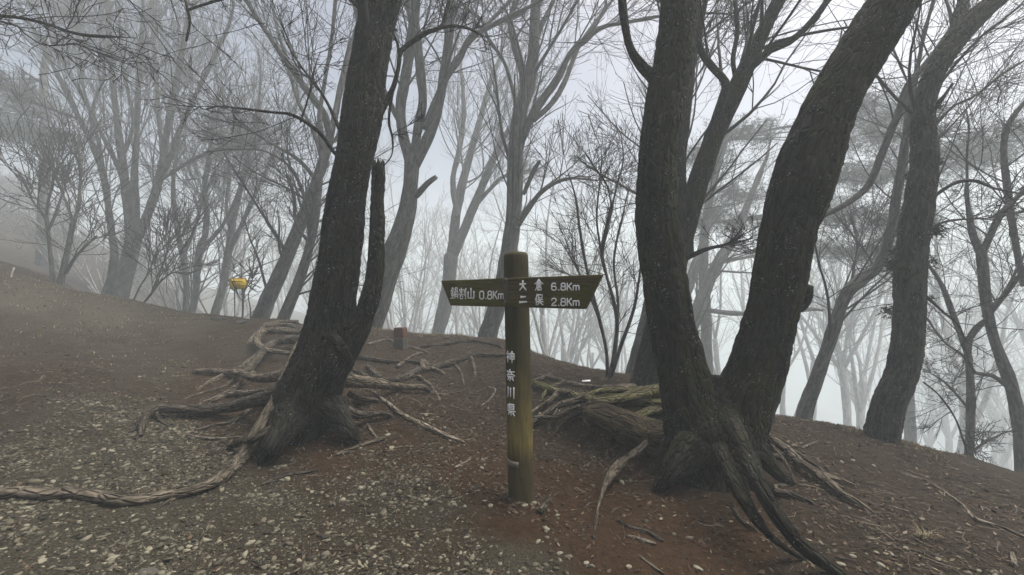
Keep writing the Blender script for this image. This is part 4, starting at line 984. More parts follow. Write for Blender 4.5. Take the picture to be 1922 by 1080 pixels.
# lettering, stroke by stroke
KANJI = {
 '大': [[(.08,.62),(.92,.67)],[(.5,.97),(.5,.62),(.38,.3),(.06,.02)],[(.52,.6),(.66,.3),(.95,.03)]],
 '二': [[(.2,.76),(.8,.8)],[(.04,.15),(.96,.19)]],
 '山': [[(.5,.97),(.5,.1)],[(.1,.66),(.1,.1),(.9,.1)],[(.9,.7),(.9,.03)]],
 '川': [[(.16,.95),(.17,.4),(.06,.04)],[(.5,.9),(.5,.15)],[(.86,.97),(.86,.02)]],
 '倉': [[(.5,1),(.3,.78),(.03,.6)],[(.5,1),(.72,.78),(.99,.62)],[(.36,.75),(.64,.75)],[(.3,.63),(.74,.63),(.74,.37)],[(.3,.5),(.72,.5)],[(.3,.38),(.74,.38)],[(.3,.63),(.27,.3),(.1,.02)],[(.38,.25),(.38,.02)],[(.38,.25),(.8,.25),(.8,.02)],[(.38,.04),(.8,.04)]],
 '俣': [[(.3,.98),(.19,.7),(.02,.45)],[(.18,.66),(.18,.0)],[(.44,.94),(.44,.62)],[(.44,.94),(.88,.94),(.88,.62)],[(.44,.64),(.88,.64)],[(.4,.47),(.94,.49)],[(.32,.28),(.99,.3)],[(.66,.48),(.6,.24),(.34,.0)],[(.67,.27),(.78,.12),(.98,.0)]],
 '鍋': [[(.26,.98),(.15,.8),(.0,.68)],[(.26,.98),(.36,.85),(.48,.78)],[(.12,.7),(.42,.7)],[(.06,.5),(.46,.5)],[(.26,.7),(.26,.06)],[(.12,.38),(.17,.2)],[(.42,.38),(.36,.2)],[(.02,.04),(.48,.08)],
        [(.62,.96),(.62,.63)],[(.62,.96),(.9,.96),(.9,.63)],[(.62,.79),(.76,.79),(.76,.63)],[(.55,.61),(.55,.0)],[(.55,.61),(.98,.61),(.98,.02),(.9,.06)],[(.67,.43),(.67,.16)],[(.67,.43),(.86,.43),(.86,.16)],[(.67,.18),(.86,.18)]],
 '割': [[(.32,1),(.32,.9)],[(.06,.75),(.06,.88),(.6,.88),(.57,.76)],[(.14,.72),(.52,.72)],[(.16,.58),(.5,.58)],[(.03,.43),(.63,.43)],[(.33,.84),(.33,.43)],[(.16,.3),(.16,.03)],[(.16,.3),(.52,.3),(.52,.03)],[(.16,.05),(.52,.05)],[(.76,.86),(.76,.3)],[(.96,.98),(.96,.03),(.85,.1)]],
 '神': [[(.2,.99),(.28,.87)],[(.04,.76),(.4,.77),(.04,.38)],[(.23,.6),(.23,.0)],[(.27,.52),(.42,.4)],[(.53,.8),(.53,.3)],[(.53,.8),(.95,.8),(.95,.3)],[(.53,.56),(.95,.56)],[(.53,.33),(.95,.33)],[(.74,.99),(.74,.0)]],
 '奈': [[(.05,.8),(.95,.82)],[(.48,1),(.4,.76),(.02,.46)],[(.54,.8),(.7,.62),(.99,.48)],[(.3,.55),(.7,.55)],[(.12,.37),(.88,.38)],[(.5,.37),(.5,.01),(.4,.06)],[(.3,.26),(.16,.05)],[(.7,.26),(.87,.05)]],
 '県': [[(.3,.99),(.3,.51)],[(.3,.99),(.82,.99),(.82,.51)],[(.3,.84),(.82,.84)],[(.3,.68),(.82,.68)],[(.3,.53),(.82,.53)],[(.1,.9),(.1,.37),(.95,.38)],[(.52,.37),(.52,.0)],[(.3,.25),(.14,.02)],[(.72,.25),(.9,.02)]],
}
def rrect(x0, y0, x1, y1, r=.2):
    pts = []
    for cx, cy, a0 in ((x1-r, y1-r, 0), (x0+r, y1-r, 90), (x0+r, y0+r, 180), (x1-r, y0+r, 270)):
        for k in range(4):
            a = math.radians(a0+30*k); pts.append((cx+r*math.cos(a), cy+r*math.sin(a)))
    return pts+[pts[0]]
MONO = {
 '0': [rrect(0, 0, .62, 1, .25)], '8': [rrect(.05, .52, .57, 1, .2), rrect(0, 0, .62, .52, .22)],
 '6': [[(.55,.9),(.42,1),(.2,1),(.04,.85),(0,.6),(0,.3)], rrect(0, 0, .62, .55, .24)],
 '2': [[(.02,.75),(.06,.93),(.2,1),(.42,1),(.58,.9),(.6,.7),(.5,.52),(.15,.25),(0,.02),(.62,.02)]],
 '.': [[(.1,.0),(.1,.05)]],
 'K': [[(0,0),(0,1)],[(.55,1),(.02,.42)],[(.2,.6),(.58,0)]],
 'm': [[(0,0),(0,.66)],[(0,.5),(.12,.66),(.3,.66),(.38,.52),(.38,0)],[(.38,.5),(.5,.66),(.68,.66),(.76,.52),(.76,0)]],
}
ADV = {'0': .85, '8': .85, '6': .85, '2': .85, '.': .38, 'K': .8, 'm': .9}
def strokes_geo(strokes, to3d, nrm, w, h, brush):
    """white raised strokes: to3d maps (x,y) of the glyph to the surface, nrm gives the outward direction"""
    out = []
    for st in strokes:
        q = [st[0]]
        for a, b in zip(st[:-1], st[1:]):
            k = max(1, int(math.hypot(b[0]-a[0], b[1]-a[1])/.16)); q += [(a[0]+(b[0]-a[0])*i/k, a[1]+(b[1]-a[1])*i/k) for i in range(1, k+1)]
        if len(q) < 2: continue
        P = np.array([to3d(*p) for p in q]); N = np.array([nrm(*p) for p in q])
        T = np.gradient(P, axis=0); T /= np.linalg.norm(T, axis=1)[:, None]+1e-9
        Sd = np.cross(N, T); Sd /= np.linalg.norm(Sd, axis=1)[:, None]+1e-9
        t = np.linspace(0, 1, len(q)); 
        ww = w*(1.15-.5*t + .25*np.exp(-((t-.03)/.12)**2)) if brush else np.full(len(q), w)
        ww = ww[:, None]
        P = P.copy(); P[0] -= T[0]*w*.5; P[-1] += T[-1]*w*.5
        V = np.stack([P-Sd*ww-N*.002, P-Sd*ww*.85+N*h, P+Sd*ww*.85+N*h, P+Sd*ww-N*.002], 1).reshape(-1, 3)
        K = len(q); i = np.arange(K-1)[:, None]*4; j = np.arange(4)[None]; j2 = (j+1) % 4
        Q = np.stack([i+j, i+j2, i+4+j2, i+4+j], -1).reshape(-1, 4)
        Q = np.vstack([Q, [[3, 2, 1, 0]], [[4*K-4, 4*K-3, 4*K-2, 4*K-1]]])
        out.append((V, Q, np.zeros((0, 3), int), np.zeros((len(V), 3))))
    return join(out)
def board_glyph(ch, x0, x1, y0, y1, w, h=.0025, brush=True, src=KANJI):
    (t0, za), (t1, zb) = px_to_board(x0, y1), px_to_board(x1, y1)
    _, zc = px_to_board(x0, y0); _, zd = px_to_board(x1, y0)
    def f(x, y):
        t = t0+(t1-t0)*x; lo = za+(zb-za)*x; hi = zc+(zd-zc)*x
        return board_pt(t, lo+(hi-lo)*y, 0)
    return strokes_geo(src[ch], f, lambda x, y: n_, w, h, brush)
def board_line(s, x0, x1, y0, y1, w):
    tot = sum(ADV[c] for c in s)-.14; x = 0; G = []
    for c in s:
        a = x0+(x1-x0)*x/tot; b = a+(x1-x0)/tot
        G.append(board_glyph(c, a, b, y0, y1, w, brush=False, src=MONO)); x += ADV[c]
    return join(G)
for nm, geo in (('lettering', join([board_glyph('鍋',846,860,540,561,.0037), board_glyph('割',862,875,541,562,.0037), board_glyph('山',877.5,891,541,562,.0055)])),
                ('lettering', board_line('0.8Km', 900.5, 945, 547, 561.5, .0047)),
                ('lettering', join([board_glyph('大',975,988,527,545,.0062), board_glyph('倉',1003.5,1019.5,525.5,545.5,.0046)])),
                ('lettering', board_line('6.8Km', 1035.5, 1087, 532, 545, .0047)),
                ('lettering', join([board_glyph('二',975,989,554,570,.0068), board_glyph('俣',1004,1019.5,552.5,572.5,.005)])),
                ('lettering', board_line('2.8Km', 1035.5, 1087, 560.5, 574, .0047))):
    o = obj('lettering', mk_mesh('lettering', geo[0]-PB, geo[1], geo[2], smooth=False), M_WHITE, board)
G = []
for ch, yc, xc in (('神',670.5,960),('奈',705,960.5),('川',737.5,961),('県',770,962)):
    z0 = CAMZ+(HOR-yc)/F*2.985; hh = .040
    ax = PT-PB; f_ = (z0-PB[2])/ax[2]; c = PB+ax*f_; r = .0935-.0055*f_
    th0 = math.atan2(n_[1], n_[0]) + .05
    def f(x, y, c=c, r=r, z0=z0): 
        th = th0 + (x-.5)*.074/r; return np.array([c[0]+r*math.cos(th), c[1]+r*math.sin(th), z0+(y-.5)*2*hh])
    def nn(x, y, r=r):
        th = th0 + (x-.5)*.074/r; return np.array([math.cos(th), math.sin(th), 0.])
    G.append(strokes_geo(KANJI[ch], f, nn, .0045, .003, True))
geo = join(G); obj('lettering', mk_mesh('lettering', geo[0]-PB, geo[1], geo[2], smooth=False), M_WHITE, SP)
# faded tape round the lower post
def tape():
    z0 = CAMZ+(HOR-872)/F*2.97; V = []; n = 9; ax = PT-PB
    for k in range(n):
        th = math.atan2(n_[1], n_[0]) - .75 + 1.35*k/(n-1)
        for dz, o_ in ((-.019, .0035), (.019, .0035), (.019, -.004), (-.019, -.004)):
            c = PB+ax*((z0-PB[2])/ax[2]); V.append((c[0]+(.0945+o_)*math.cos(th), c[1]+(.0945+o_)*math.sin(th), z0+dz-.004*k/n))
    Q = [(k*4+a, k*4+(a+1) % 4, k*4+4+(a+1) % 4, k*4+4+a) for k in range(n-1) for a in range(4)] + [(3, 2, 1, 0), tuple(4*n-4+a for a in range(4))]
    return np.array(V), np.array(Q), np.zeros((0, 3), int), np.zeros((len(V), 3))
part('tape_strip', tape(), M_TAPE, SP, PB)

# ------------------------------------------------------------------ the yellow notice, the red-topped marker, small stakes and rocks
yb = hit(452, 598); Yd = 10.75
YS = empty('notice_sign', W(447, 600, Yd)*[1, 1, 0]+[0, 0, H(*W(447, 600, Yd)[:2])[0]]); YB = np.array(YS.location)
tag(YS, 'small yellow hexagonal notice board with brown border on thin stakes at the path edge', 'sign')
def hexa(cx, cy, w, h, tip, y, th):
    pts = [(cx-w-tip, cy), (cx-w, cy+h), (cx+w, cy+h*.93), (cx+w+tip, cy), (cx+w, cy-h), (cx-w, cy-h*.97)]
    V = [W(a, b, y) for a, b in pts] + [W(a, b, y)+np.array([0, th, 0]) for a, b in pts]; n = 6
    Q = [((i+1) % n, i, n+i, n+(i+1) % n) for i in range(n)]
    Q += [(0, 1, 2, 3), (0, 3, 4, 5), (9, 8, 7, 6), (11, 10, 9, 6)]
    return np.array(V), np.array(Q), np.zeros((0, 3), int), np.zeros((len(V), 3))
def flatpart(name, g_, m, parent, base): return obj(name, mk_mesh(name, g_[0]-base, g_[1], g_[2] if len(g_[2]) else None, smooth=False), m, parent)
flatpart('border', hexa(447, 533, 13.5, 10.6, 4.2, Yd, .03), M_SIGNEDGE, YS, YB)
face = flatpart('sign_face', hexa(447, 533, 12.4, 9.2, 3.6, Yd-.006, .005), M_YELLOW, YS, YB)
def bars(rows, y):
    out = []
    for (x0, x1, yy, hgt) in rows:
        c = [(x0, yy+hgt), (x1, yy+hgt), (x1, yy), (x0, yy)]
        V = [W(a, b, y) for a, b in c] + [W(a, b, y)+np.array([0, .004, 0]) for a, b in c]
        out.append((np.array(V), np.array([(0, 1, 2, 3), (7, 6, 5, 4), (0, 4, 5, 1), (1, 5, 6, 2), (2, 6, 7, 3), (3, 7, 4, 0)]), np.zeros((0, 3), int), np.zeros((8, 3))))
    return join(out)
g = np.random.default_rng(9); rows, red_rows = [], []
for yy, hgt, x0, x1 in ((527.5, 2.2, 437.5, 456), (531, .9, 435, 458), (536.3, 1.0, 434, 457), (539, .9, 436, 450)):
    x = x0
    while x < x1: 
        wv = g.uniform(.8, 1.8); rows.append((x, min(x+wv, x1), yy, hgt)); x += wv+g.uniform(.4, .9)
for yy, hgt, x0, x1 in ((533.2, 1.6, 439, 450), (524.9, .8, 440, 456)):
    x = x0
    while x < x1: red_rows.append((x, x+1.4, yy, hgt)); x += 2.1
flatpart('lettering', bars(rows, Yd-.0085), M_BLACK, face, YB); flatpart('lettering', bars(red_rows, Yd-.0085), M_REDPRINT, face, YB)
for px in (440, 455):
    p0 = W(px, 528, Yd+.05); p1 = W(px+1, 600, Yd+.05); p1[2] = H(p1[0], p1[1])[0]-.2
    part('stake', tube([p1, p0], [.014, .013], 8, .15, bulge=.003), M_ROOT, YS, YB)

mp = hit(752, 655); 
MK = empty('boundary_marker', mp); tag(MK, 'short square grey marker post with a dull reddish brown top at the ridge edge', 'marker')
def frustum(c, w0, w1, z0, z1, rot=.3, bev=.008):
    import bmesh
    bm = bmesh.new(); vs = []
    for z, w in ((z0, w0), (z1, w1)):
        vs.append([bm.verts.new((math.cos(rot+k*math.pi/2)*w, math.sin(rot+k*math.pi/2)*w, z)) for k in range(4)])
    bm.faces.new(vs[0][::-1]); bm.faces.new(vs[1])
    for k in range(4): bm.faces.new((vs[0][k], vs[0][(k+1) % 4], vs[1][(k+1) % 4], vs[1][k]))
    bmesh.ops.bevel(bm, geom=list(bm.edges), offset=bev, segments=2, affect='EDGES')
    me = bpy.data.meshes.new('m'); bm.to_mesh(me); bm.free(); return me
mr = 13.5*mp[1]/F
zt = (655-634)/F*mp[1]; zc = (655-615)/F*mp[1]
obj('post', frustum(mp, mr, mr*.98, -.25, zt, .55, .012), M_CONC, MK)
obj('red_cap', frustum(mp, mr*1.04, mr*1.0, zt+.003, zc, .55, .012), M_RED, MK)
obj('pale_band', frustum(mp, mr*1.005, mr*1.005, zt-.022, zt-.01, .55, .003), M_TAPE, MK)
obj('stake', frustum(mp, .012, .012, -.05, zt*.95, .3, .003), M_TAPE, MK, (mr*.95, -.03, 0))

sp = hit(20, 521)
o = obj('white_stake', mk_mesh('white_stake', *tube([np.array([0, 0, -.15]), np.array([.03, 0, .1]), np.array([.09, 0, .24])], [.018, .018, .016], 7, .08)[:3]), M_PALE, None, sp); tag(o, 'short white stake poking from the grassy rise at the left', 'stake')

def rock_mesh(seed, n=3):
    import bmesh
    bm = bmesh.new(); bmesh.ops.create_icosphere(bm, subdivisions=n, radius=1.)
    g = np.random.default_rng(seed); k = g.normal(size=3)*3
    for v in bm.verts:
        c = np.array(v.co); d = noise(c[0:1]*1.1+k[0], c[1:2]*1.1+k[1], c[2:3]*1.1+k[2], seed)[0]*.35 + noise(c[0:1]*2.6+k[0], c[1:2]*2.6, c[2:3]*2.6, seed+1)[0]*.14
        v.co = v.co*(1+d); v.co.z *= .6; v.co.x *= 1.15
    me = bpy.data.meshes.new('rock'); bm.to_mesh(me); bm.free(); return me
for px, py, w, lab in ((410, 597, 11, 'dark rock on the skyline left of the yellow sign'), (452, 603, 10, 'dark rock at the foot of the yellow sign'), (840, 632, 7, 'small dark round rock on the ridge crest between the marker and the post')):
    p = hit(px, py+3); r = w*p[1]/F
    o = obj('rock', rock_mesh(px, 3), M_ROCK, None, p); o.scale = (r, r*.8, r*.75); tag(o, lab, 'rock')
p = hit(1100, 724)
o = obj('litter_scrap', mk_mesh('litter_scrap', np.array([(-.06, -.02, .012), (.06, -.025, .02), (.065, .03, .028), (-.055, .03, .02), (-.06, -.02, .006), (.06, -.025, .014), (.065, .03, .022), (-.055, .03, .014)]), np.array([(0, 1, 2, 3), (7, 6, 5, 4), (0, 4, 5, 1), (1, 5, 6, 2), (2, 6, 7, 3), (3, 7, 4, 0)])), M_WHITE, None, p+[0, 0, .05]); tag(o, 'scrap of white litter lying on the mossy roots behind the post', 'litter')

# fallen sticks, each traced where it lies
for i, (lab, pts, m) in enumerate([
    ('long pale fallen stick lying between the leaning tree and the signpost', [(700,738,4),(725,758,5),(755,782,6),(790,800,6.5),(822,815,6),(850,826,5),(873,832,3)], M_STICK),
    ('dark fallen stick pointing at the foot of the leaning tree', [(632,856,3.5),(660,845,4),(690,835,4),(722,824,3.5)], M_ROOT),
    ('short dark knotty stick in the gravel left of the signpost', [(492,912,4),(520,904,6),(545,894,6),(570,890,4),(600,884,3)], M_ROOT_DARK),
    ('upright looking twisted root stick in the gravel at bottom left', [(375,1045,3),(378,1015,5),(388,995,5),(394,980,3)], M_ROOT),
    ('thin pale stick lying in the soil beside the left roots', [(350,818,3),(385,825,4),(420,826,3.5),(455,822,2.5)], M_STICK),
    ('splintered stub of dark wood beside the base of the post', [(1012,966,8),(1022,952,7),(1030,936,4)], M_ROOT_DARK),
    ('long thin pale twig running down the right slope', [(1690,890,2),(1740,905,2),(1800,945,3),(1830,975,3.5),(1880,992,3.5),(1930,1012,3)], M_STICK),
    ('short pale stick beside the right roots of the forked tree', [(1452,918,5),(1468,914,5),(1486,911,4)], M_STICK),
    ('short stub of stick standing at the bottom right corner', [(1905,1066,5),(1902,1052,5),(1900,1040,4)], M_STICK),
    ('dark stick half buried in the red soil in front of the forked tree', [(1158,978,3),(1180,990,4),(1215,1002,5),(1245,1018,4)], M_ROOT_DARK),
    ('pale thin stick at the bottom edge left of the fork roots', [(1178,1008,3),(1205,1016,4.5),(1230,1024,4)], M_STICK),
    ('slim grey stick crossing the bottom edge in the red soil', [(1200,1045,2.5),(1230,1068,3),(1262,1092,3)], M_STICK),
    ('thin root like stick crossing the soil left of the leaning tree base', [(690,798,2.6),(700,815,3),(712,830,2.6)], M_STICK),
    ('pale forked twig lying behind the signpost left side', [(905,762,2),(922,748,2.4),(930,733,2.4),(918,728,2)], M_STICK),
    ('thin stick on the slope under the scaly grey tree', [(1505,842,2),(1520,836,2.5),(1535,830,2)], M_STICK),
    ('short stick lying on the gravel near the centre', [(855,880,3.5),(868,874,4),(884,862,3.5)], M_STICK),
    ('dark short stick on the red soil left of the post foot', [(935,930,2),(950,940,3),(965,948,3)], M_ROOT_DARK),
    ]):
    b = hit(pts[0][0], pts[0][1]); e = empty('fallen_stick', b) if False else None
    o, base = root_part(None, None, pts, (0, 0), m, sides=9, rise=.75, name='fallen_stick', bury=False, seed=500+i)
    o.location = [float(v) for v in base]; tag(o, lab, 'stick')
for px, py, pts in ((1022, 950, None),):
    pass

# straw tuft on the right slope
def tuft(name, label, px, py, n, h, m, spread=1.):
    c = hit(px, py); g = np.random.default_rng(px); V, T = [], []
    for i in range(n):
        a = g.uniform(0, 6.28); out = g.uniform(.2, 1.)*spread; d = np.array([math.cos(a)*out, math.sin(a)*out, 1.]); d /= np.linalg.norm(d)
        L = h*g.uniform(.5, 1.2); s = np.array([-math.sin(a), math.cos(a), 0])*.0022; b = np.array([g.normal(0, .012), g.normal(0, .012), -.01])
        k = len(V); V += [b-s, b+s, b+d*L*.6-s*.8, b+d*L*.6+s*.8, b+d*L+np.array([d[0], d[1], -.5])*L*.25]; T += [(k, k+1, k+3), (k, k+3, k+2), (k+2, k+3, k+4)]
    o = obj(name, mk_mesh(name, np.array(V), None, np.array(T)), m, None, c); tag(o, label, 'grass tuft'); return o
tuft('grass_tuft', 'single straw coloured grass tuft on the bare right slope', 1735, 1010, 60, .10, M_STRAW, 1.6)
for px, py, lab in ((1135, 716, 'straw tuft at the foot of the dark shrub'), (1600, 812, 'small straw tuft on the skyline left of the scaly grey tree'), (790, 634, 'straw tuft right of the brown topped marker'), (700, 630, 'straw tuft on the crest left of the brown topped marker')):
    tuft('grass_tuft', lab, px, py, 45, .13, M_STRAW, 1.3)

# ------------------------------------------------------------------ gravel, litter, grass
def scatter(n, x0, x1, y0, y1, ch, power=1., yb=0.):
    x = rng.uniform(x0, x1, n); y = y0 + (y1-y0)*rng.uniform(0, 1, n)**(1+yb)
    c, z, u, v = cover(x, y)
    w = c[:, ch]
    k_ = np.minimum(1, w*1.6); w = np.clip(w + .75*noise(x*1.5, y*1.5, seed=21)*k_ + .35*noise(x*5, y*5, seed=22)*k_, 0, 1)**power
    keep = (rng.uniform(0, 1, n) < w) & (u > -80) & (u < 2000) & (v < 1130)
    return x[keep], y[keep], z[keep]
def nrm_at(x, y):
    e = .03; hx = (H(x+e, y)-H(x-e, y))/(2*e); hy = (H(x, y+e)-H(x, y-e))/(2*e)
    n = np.stack([-hx, -hy, np.ones_like(hx)], -1); return n/np.linalg.norm(n, axis=1)[:, None]
_phi = (1+5**.5)/2
ICO_V = np.array([(-1,_phi,0),(1,_phi,0),(-1,-_phi,0),(1,-_phi,0),(0,-1,_phi),(0,1,_phi),(0,-1,-_phi),(0,1,-_phi),(_phi,0,-1),(_phi,0,1),(-_phi,0,-1),(-_phi,0,1)])/math.hypot(1, _phi)
ICO_T = np.array([(0,11,5),(0,5,1),(0,1,7),(0,7,10),(0,10,11),(1,5,9),(5,11,4),(11,10,2),(10,7,6),(7,1,8),(3,9,4),(3,4,2),(3,2,6),(3,6,8),(3,8,9),(4,9,5),(2,4,11),(6,2,10),(8,6,7),(9,8,1)])
OCT_V = np.array([(1,0,0),(0,1,0),(-1,0,0),(0,-1,0),(0,0,1),(0,0,-1)], float)
OCT_T = np.array([(0,1,4),(1,2,4),(2,3,4),(3,0,4),(1,0,5),(2,1,5),(3,2,5),(0,3,5)])
def stones(x, y, z, rad, BV=ICO_V, BT=ICO_T):
    n = len(x); a = rng.uniform(0, 6.28, n); el = rng.uniform(.55, 1.45, n); k = len(BV)
    V = BV[None]*(1+rng.normal(0, .24, (n, k, 1)))
    V = V*np.stack([el, 1/np.sqrt(el), rng.uniform(.3, .65, n)], -1)[:, None]*rad[:, None, None]
    tl = rng.normal(0, .25, (n, 1))
    V = np.stack([V[..., 0], V[..., 1], V[..., 2]+V[..., 0]*tl], -1)
    c, s = np.cos(a)[:, None], np.sin(a)[:, None]
    V = np.stack([V[..., 0]*c-V[..., 1]*s, V[..., 0]*s+V[..., 1]*c, V[..., 2]], -1)
    V = V + np.stack([x, y, z+rad*.06], -1)[:, None]
    T = BT[None] + (np.arange(n)*k)[:, None, None]
    return V.reshape(-1, 3), T.reshape(-1, 3)
def two(na, nb, pw):
    x1, y1, z1 = scatter(na, -4.6, 2.6, 1.7, 4.6, 0, pw)
    x2, y2, z2 = scatter(nb, -9, 4.5, 4.2, 8.5, 0, pw, .5)
    return np.concatenate([x1, x2]), np.concatenate([y1, y2]), np.concatenate([z1, z2])
xs, ys, zs = two(52000, 28000, 1.1)
V1, T1_ = stones(xs, ys, zs, np.clip(rng.lognormal(math.log(.0078), .5, len(xs)), .0035, .028))
xs, ys, zs = two(30000, 30000, 1.)
V2, T2_ = stones(xs, ys, zs, np.clip(rng.lognormal(math.log(.0046), .38, len(xs)), .0022, .010), OCT_V, OCT_T)
o = obj('gravel', mk_mesh('gravel', np.vstack([V1, V2]), None, np.vstack([T1_, T2_+len(V1)]), smooth=False), M_GRAVEL); tag(o, 'pale angular gravel strewn over the path in the foreground', kind='stuff')
# larger loose stones, each its own
rm = [rock_mesh(900+i, 2) for i in range(6)]
for me in rm: me.materials.append(M_GRAVEL)
gs = np.random.default_rng(33)
STN = 'pale loose stone lying on the trail soil among the gravel'
for px, py, r in [(728,818,6),(735,842,5.5),(800,780,5),(848,722,4),(272,1004,6),(100,905,5),(433,853,6),(625,705,4),(905,880,5),(1046,968,4),(1012,778,4),(920,950,6),(985,950,6),(1004,945,5),(1225,1003,4),(540,900,6),(585,925,5),
                  (1180,1065,6),(1310,1068,7),(1240,975,4),(875,1010,5),(700,1030,6),(620,985,5),(470,1020,7),(350,1035,6),(210,1050,8),(80,1055,8),(560,1055,6),(760,1065,6),(1010,1018,5),(1050,1040,6),(1100,1058,6),
                  (1578,1060,7),(1600,1045,6),(1645,1038,5),(1655,1062,6),(1700,1030,5),(1540,1020,5),(1520,1000,4),(1610,950,4),(1760,1050,5),(1730,975,4),(1800,1000,4),(1560,965,4),(1600,865,4),(1640,875,4),(1580,868,4)]:
    p = hit(px, py); o = bpy.data.objects.new('stone', rm[gs.integers(0, 6)]); COL.objects.link(o)
    s = r*p[1]/F; o.location = (p[0], p[1], p[2]+s*.2); o.scale = (s, s*.85, s*.8); o.rotation_euler = (float(gs.normal(0, .2)), float(gs.normal(0, .2)), float(gs.uniform(0, 6.28)))
    tag(o, STN, 'stone', 'pale loose stones on the trail')
p = hit(270, 1075); o = obj('stone', rock_mesh(77, 3), M_CONC, None, p+[0, 0, -.01]); o.scale = (.11, .06, .03); tag(o, 'flat buried greenish stone at the bottom edge of the gravel', 'stone')

def flakes(x, y, z, L, wd):
    n = len(x); nr = nrm_at(x, y); nr = nr + rng.normal(0, .35, (n, 3)); nr[:, 2] = np.abs(nr[:, 2])+.15; nr /= np.linalg.norm(nr, axis=1)[:, None]
    t = np.cross(nr, rng.normal(size=(n, 3))); t /= np.linalg.norm(t, axis=1)[:, None]; b = np.cross(nr, t)
    c = np.stack([x, y, z+.006+rng.uniform(0, .006, n)], -1)
    L, wd = L[:, None], wd[:, None]; curl = rng.uniform(-.2, .5, (n, 1))*L
    V = np.stack([c-t*L, c-b*wd+nr*curl*.15, c+b*wd+nr*curl*.15, c+t*L+nr*curl], 1).reshape(-1, 3)
    k = np.arange(n)[:, None]*4
    T = np.stack([k+[0, 1, 2], k+[1, 3, 2]], 1).reshape(-1, 3)
    return V, T
x1, y1, z1 = scatter(26000, -5, 4.6, 2.0, 5.4, 3, 1.); x2, y2, z2 = scatter(26000, -10, 5.5, 5., 10., 3, 1.)
xs, ys, zs = np.concatenate([x1, x2]), np.concatenate([y1, y2]), np.concatenate([z1, z2])
L = rng.uniform(.008, .026, len(xs)); V, T = flakes(xs, ys, zs, L, L*rng.uniform(.15, .5, len(xs)))
o = obj('leaf_litter', mk_mesh('leaf_litter', V, None, T, smooth=False), M_LITTER); tag(o, 'brown crumbled leaf and bark litter on the soil', kind='stuff')
M_CLOD = island_mat('soil_clods', ((0, (.02, .014, .009)), (.5, (.05, .034, .02)), (1, (.095, .066, .04))), .95)
x1 = rng.uniform(-6, 4.6, 12000); y1 = 1.8+5.6*rng.uniform(0, 1, 12000)**1.3; z1 = H(x1, y1)
V, T = stones(x1, y1, z1, np.clip(rng.lognormal(math.log(.007), .5, 12000), .003, .026), OCT_V, OCT_T)
o = obj('soil_crumbs', mk_mesh('soil_crumbs', V, None, T, smooth=False), M_CLOD); tag(o, 'crumbs and clods of brown soil loose on the ground', kind='stuff')
fx_, fy_ = [], []
for (cx, cy, r0, r1, n) in ((B1[0], B1[1]-.05, .32, .75, 900), (B2[0], B2[1], .5, 1.0, 800), (PB[0], PB[1], .09, .3, 420), (B4[0], B4[1], .2, .6, 400), (.9, 4.0, .0, .7, 700), (-.4, 5.2, 0, 1.0, 900)):
    a = rng.uniform(0, 6.28, n); q = r0+(r1-r0)*rng.uniform(0, 1, n)**1.4; fx_.append(cx+q*np.cos(a)); fy_.append(cy+q*np.sin(a))
fx_, fy_ = np.concatenate(fx_), np.concatenate(fy_); L = rng.uniform(.008, .03, len(fx_))
V, T = flakes(fx_, fy_, H(fx_, fy_), L, L*rng.uniform(.12, .4, len(fx_)))
o = obj('drifted_litter', mk_mesh('drifted_litter', V, None, T, smooth=False), M_LITTER); tag(o, 'dead leaf and bark scraps gathered round the post and tree bases', kind='stuff')
x1, y1, z1 = scatter(9000, -6, 5, 2.2, 9.5, 3, 1.2)
n = len(x1); a = rng.uniform(0, 6.28, n); L = rng.uniform(.04, .16, n)
D = np.stack([np.cos(a), np.sin(a), np.zeros(n)], -1)
P = np.stack([x1, y1, z1], -1)[:, None] + D[:, None]*(np.linspace(-.5, .5, 4)[None, :, None]*L[:, None, None])
P = P + rng.normal(0, .06, P.shape)*L[:, None, None]
P[..., 2] = H(P[..., 0].ravel(), P[..., 1].ravel()).reshape(n, 4) + rng.uniform(.003, .014, (n, 4))
V, q = batch_tubes(P, np.maximum(rng.uniform(.0014, .0038, (n, 1)), .00035*y1[:, None])*np.ones((1, 4)), 3)
o = obj('twig_litter', mk_mesh('twig_litter', V, q), M_TWIGLIT); tag(o, 'fine fallen twigs strewn over the soil between the trees', kind='stuff')
def blades(x, y, z, h, m, name, label, w=.003):
    n = len(x); a = rng.uniform(0, 6.28, n); ln = rng.uniform(.1, 1.1, n)
    d = np.stack([np.cos(a)*ln, np.sin(a)*ln, np.ones(n)], -1); d /= np.linalg.norm(d, axis=1)[:, None]; s = np.stack([-np.sin(a), np.cos(a), np.zeros(n)], -1)*w
    c = np.stack([x, y, z-.005], -1); V = np.stack([c-s, c+s, c+d*h[:, None]], 1).reshape(-1, 3)
    o = obj(name, mk_mesh(name, V, None, np.arange(len(V)).reshape(-1, 3)), m); tag(o, label, kind='stuff')
x1, y1, z1 = scatter(18000, -17, -2, 6., 14., 2, 1.)
blades(x1, y1, z1, rng.uniform(.02, .06, len(x1)), M_STRAW, 'dry_grass', 'short dry grass on the rising ground at the left', .009)
ex, ey = [], []
for a_, b_ in zip(_edge[6:-3], _edge[7:-2]):
    for t in rng.uniform(0, 1, 520):
        q = W(a_[0]+(b_[0]-a_[0])*t, a_[1]+(b_[1]-a_[1])*t, a_[2]+(b_[2]-a_[2])*t); k = rng.normal(0, .25)
        if noise(np.array([q[0]*1.7]), np.array([q[1]*1.7]), seed=31)[0] > -.1: ex.append(q[0]); ey.append(q[1]+k)
ex, ey = np.array(ex), np.array(ey)
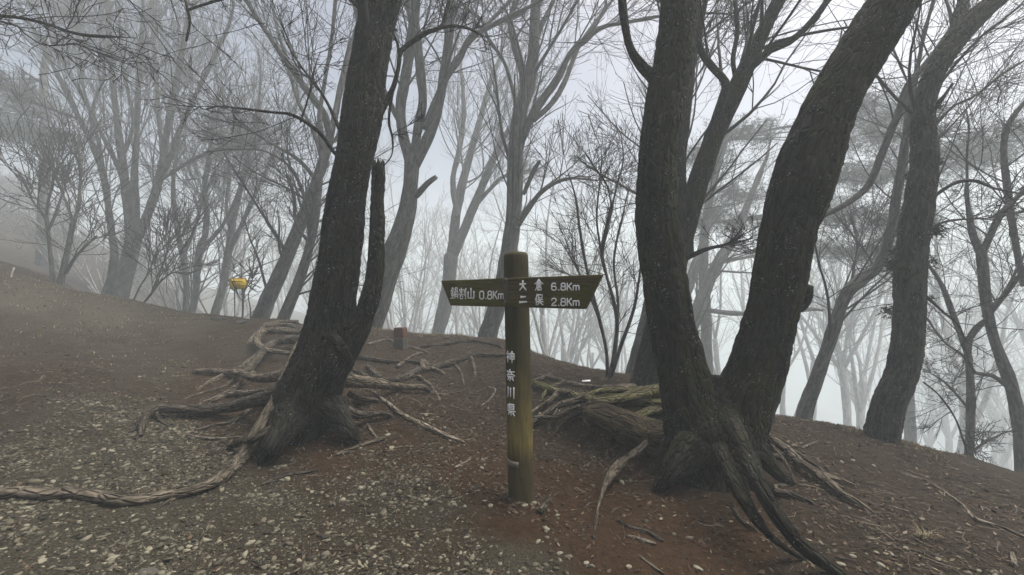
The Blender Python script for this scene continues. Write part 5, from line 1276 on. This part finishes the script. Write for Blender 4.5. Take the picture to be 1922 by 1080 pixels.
blades(ex, ey, H(ex, ey), rng.uniform(.02, .09, len(ex)), M_STRAW, 'ridge_grass', 'sparse straw coloured grass along the ridge crest', .004)
x1 = rng.normal(1.4, .65, 5000); y1 = rng.normal(4.8, .4, 5000); k = (noise(x1*2.5, y1*2.5, seed=8) > .05) & (y1 > 4.2); x1, y1 = x1[k], y1[k]
blades(x1, y1, H(x1, y1), rng.uniform(.008, .03, len(x1)), M_MOSSBLADE, 'moss', 'green moss growing on the bank around the right roots', .004)

# ------------------------------------------------------------------ mist
def haze_box():
    x0, x1, y0, y1, z0, z1 = float(gx[0])-1, float(gx[-1])+1, float(gy[0])-1, float(gy[-1])+1, float(fz.min())-1.2, HAZE_TOP
    V = np.array([(x0,y0,z0),(x1,y0,z0),(x1,y1,z0),(x0,y1,z0),(x0,y0,z1),(x1,y0,z1),(x1,y1,z1),(x0,y1,z1)], float)
    Q = np.array([(0,3,2,1),(4,5,6,7),(0,1,5,4),(1,2,6,5),(2,3,7,6),(3,0,4,7)])
    me = mk_mesh('haze', V, Q, smooth=False)
    m = bpy.data.materials.new('mist'); m.use_nodes = True; t = m.node_tree; t.nodes.clear()
    vol = t.nodes.new('ShaderNodeVolumePrincipled'); out = t.nodes.new('ShaderNodeOutputMaterial')
    vol.inputs['Color'].default_value = (.89, .97, .985, 1); vol.inputs['Density'].default_value = HAZE_DENSITY
    vol.inputs['Density Attribute'].default_value = ''; vol.inputs['Anisotropy'].default_value = .15
    t.links.new(vol.outputs[0], out.inputs['Volume'])
    o = obj('haze', me, m); tag(o, 'pale mist filling the forest', kind='stuff'); o.display_type = 'WIRE'
bpy.context.view_layer.update()
top = 0.
for ob in S.objects:
    if ob.type == 'MESH':
        for c in ob.bound_box: top = max(top, (ob.matrix_world @ Vector(c)).z)
HAZE_TOP = top + .5
haze_box()
print('HAZE_TOP', HAZE_TOP, 'ground', fz.min(), fz.max(), 'tris', sum(sum(len(p.vertices)-2 for p in me.polygons) if len(me.polygons) < 2000 else (len(me.loops)-2*len(me.polygons)) for me in bpy.data.meshes))
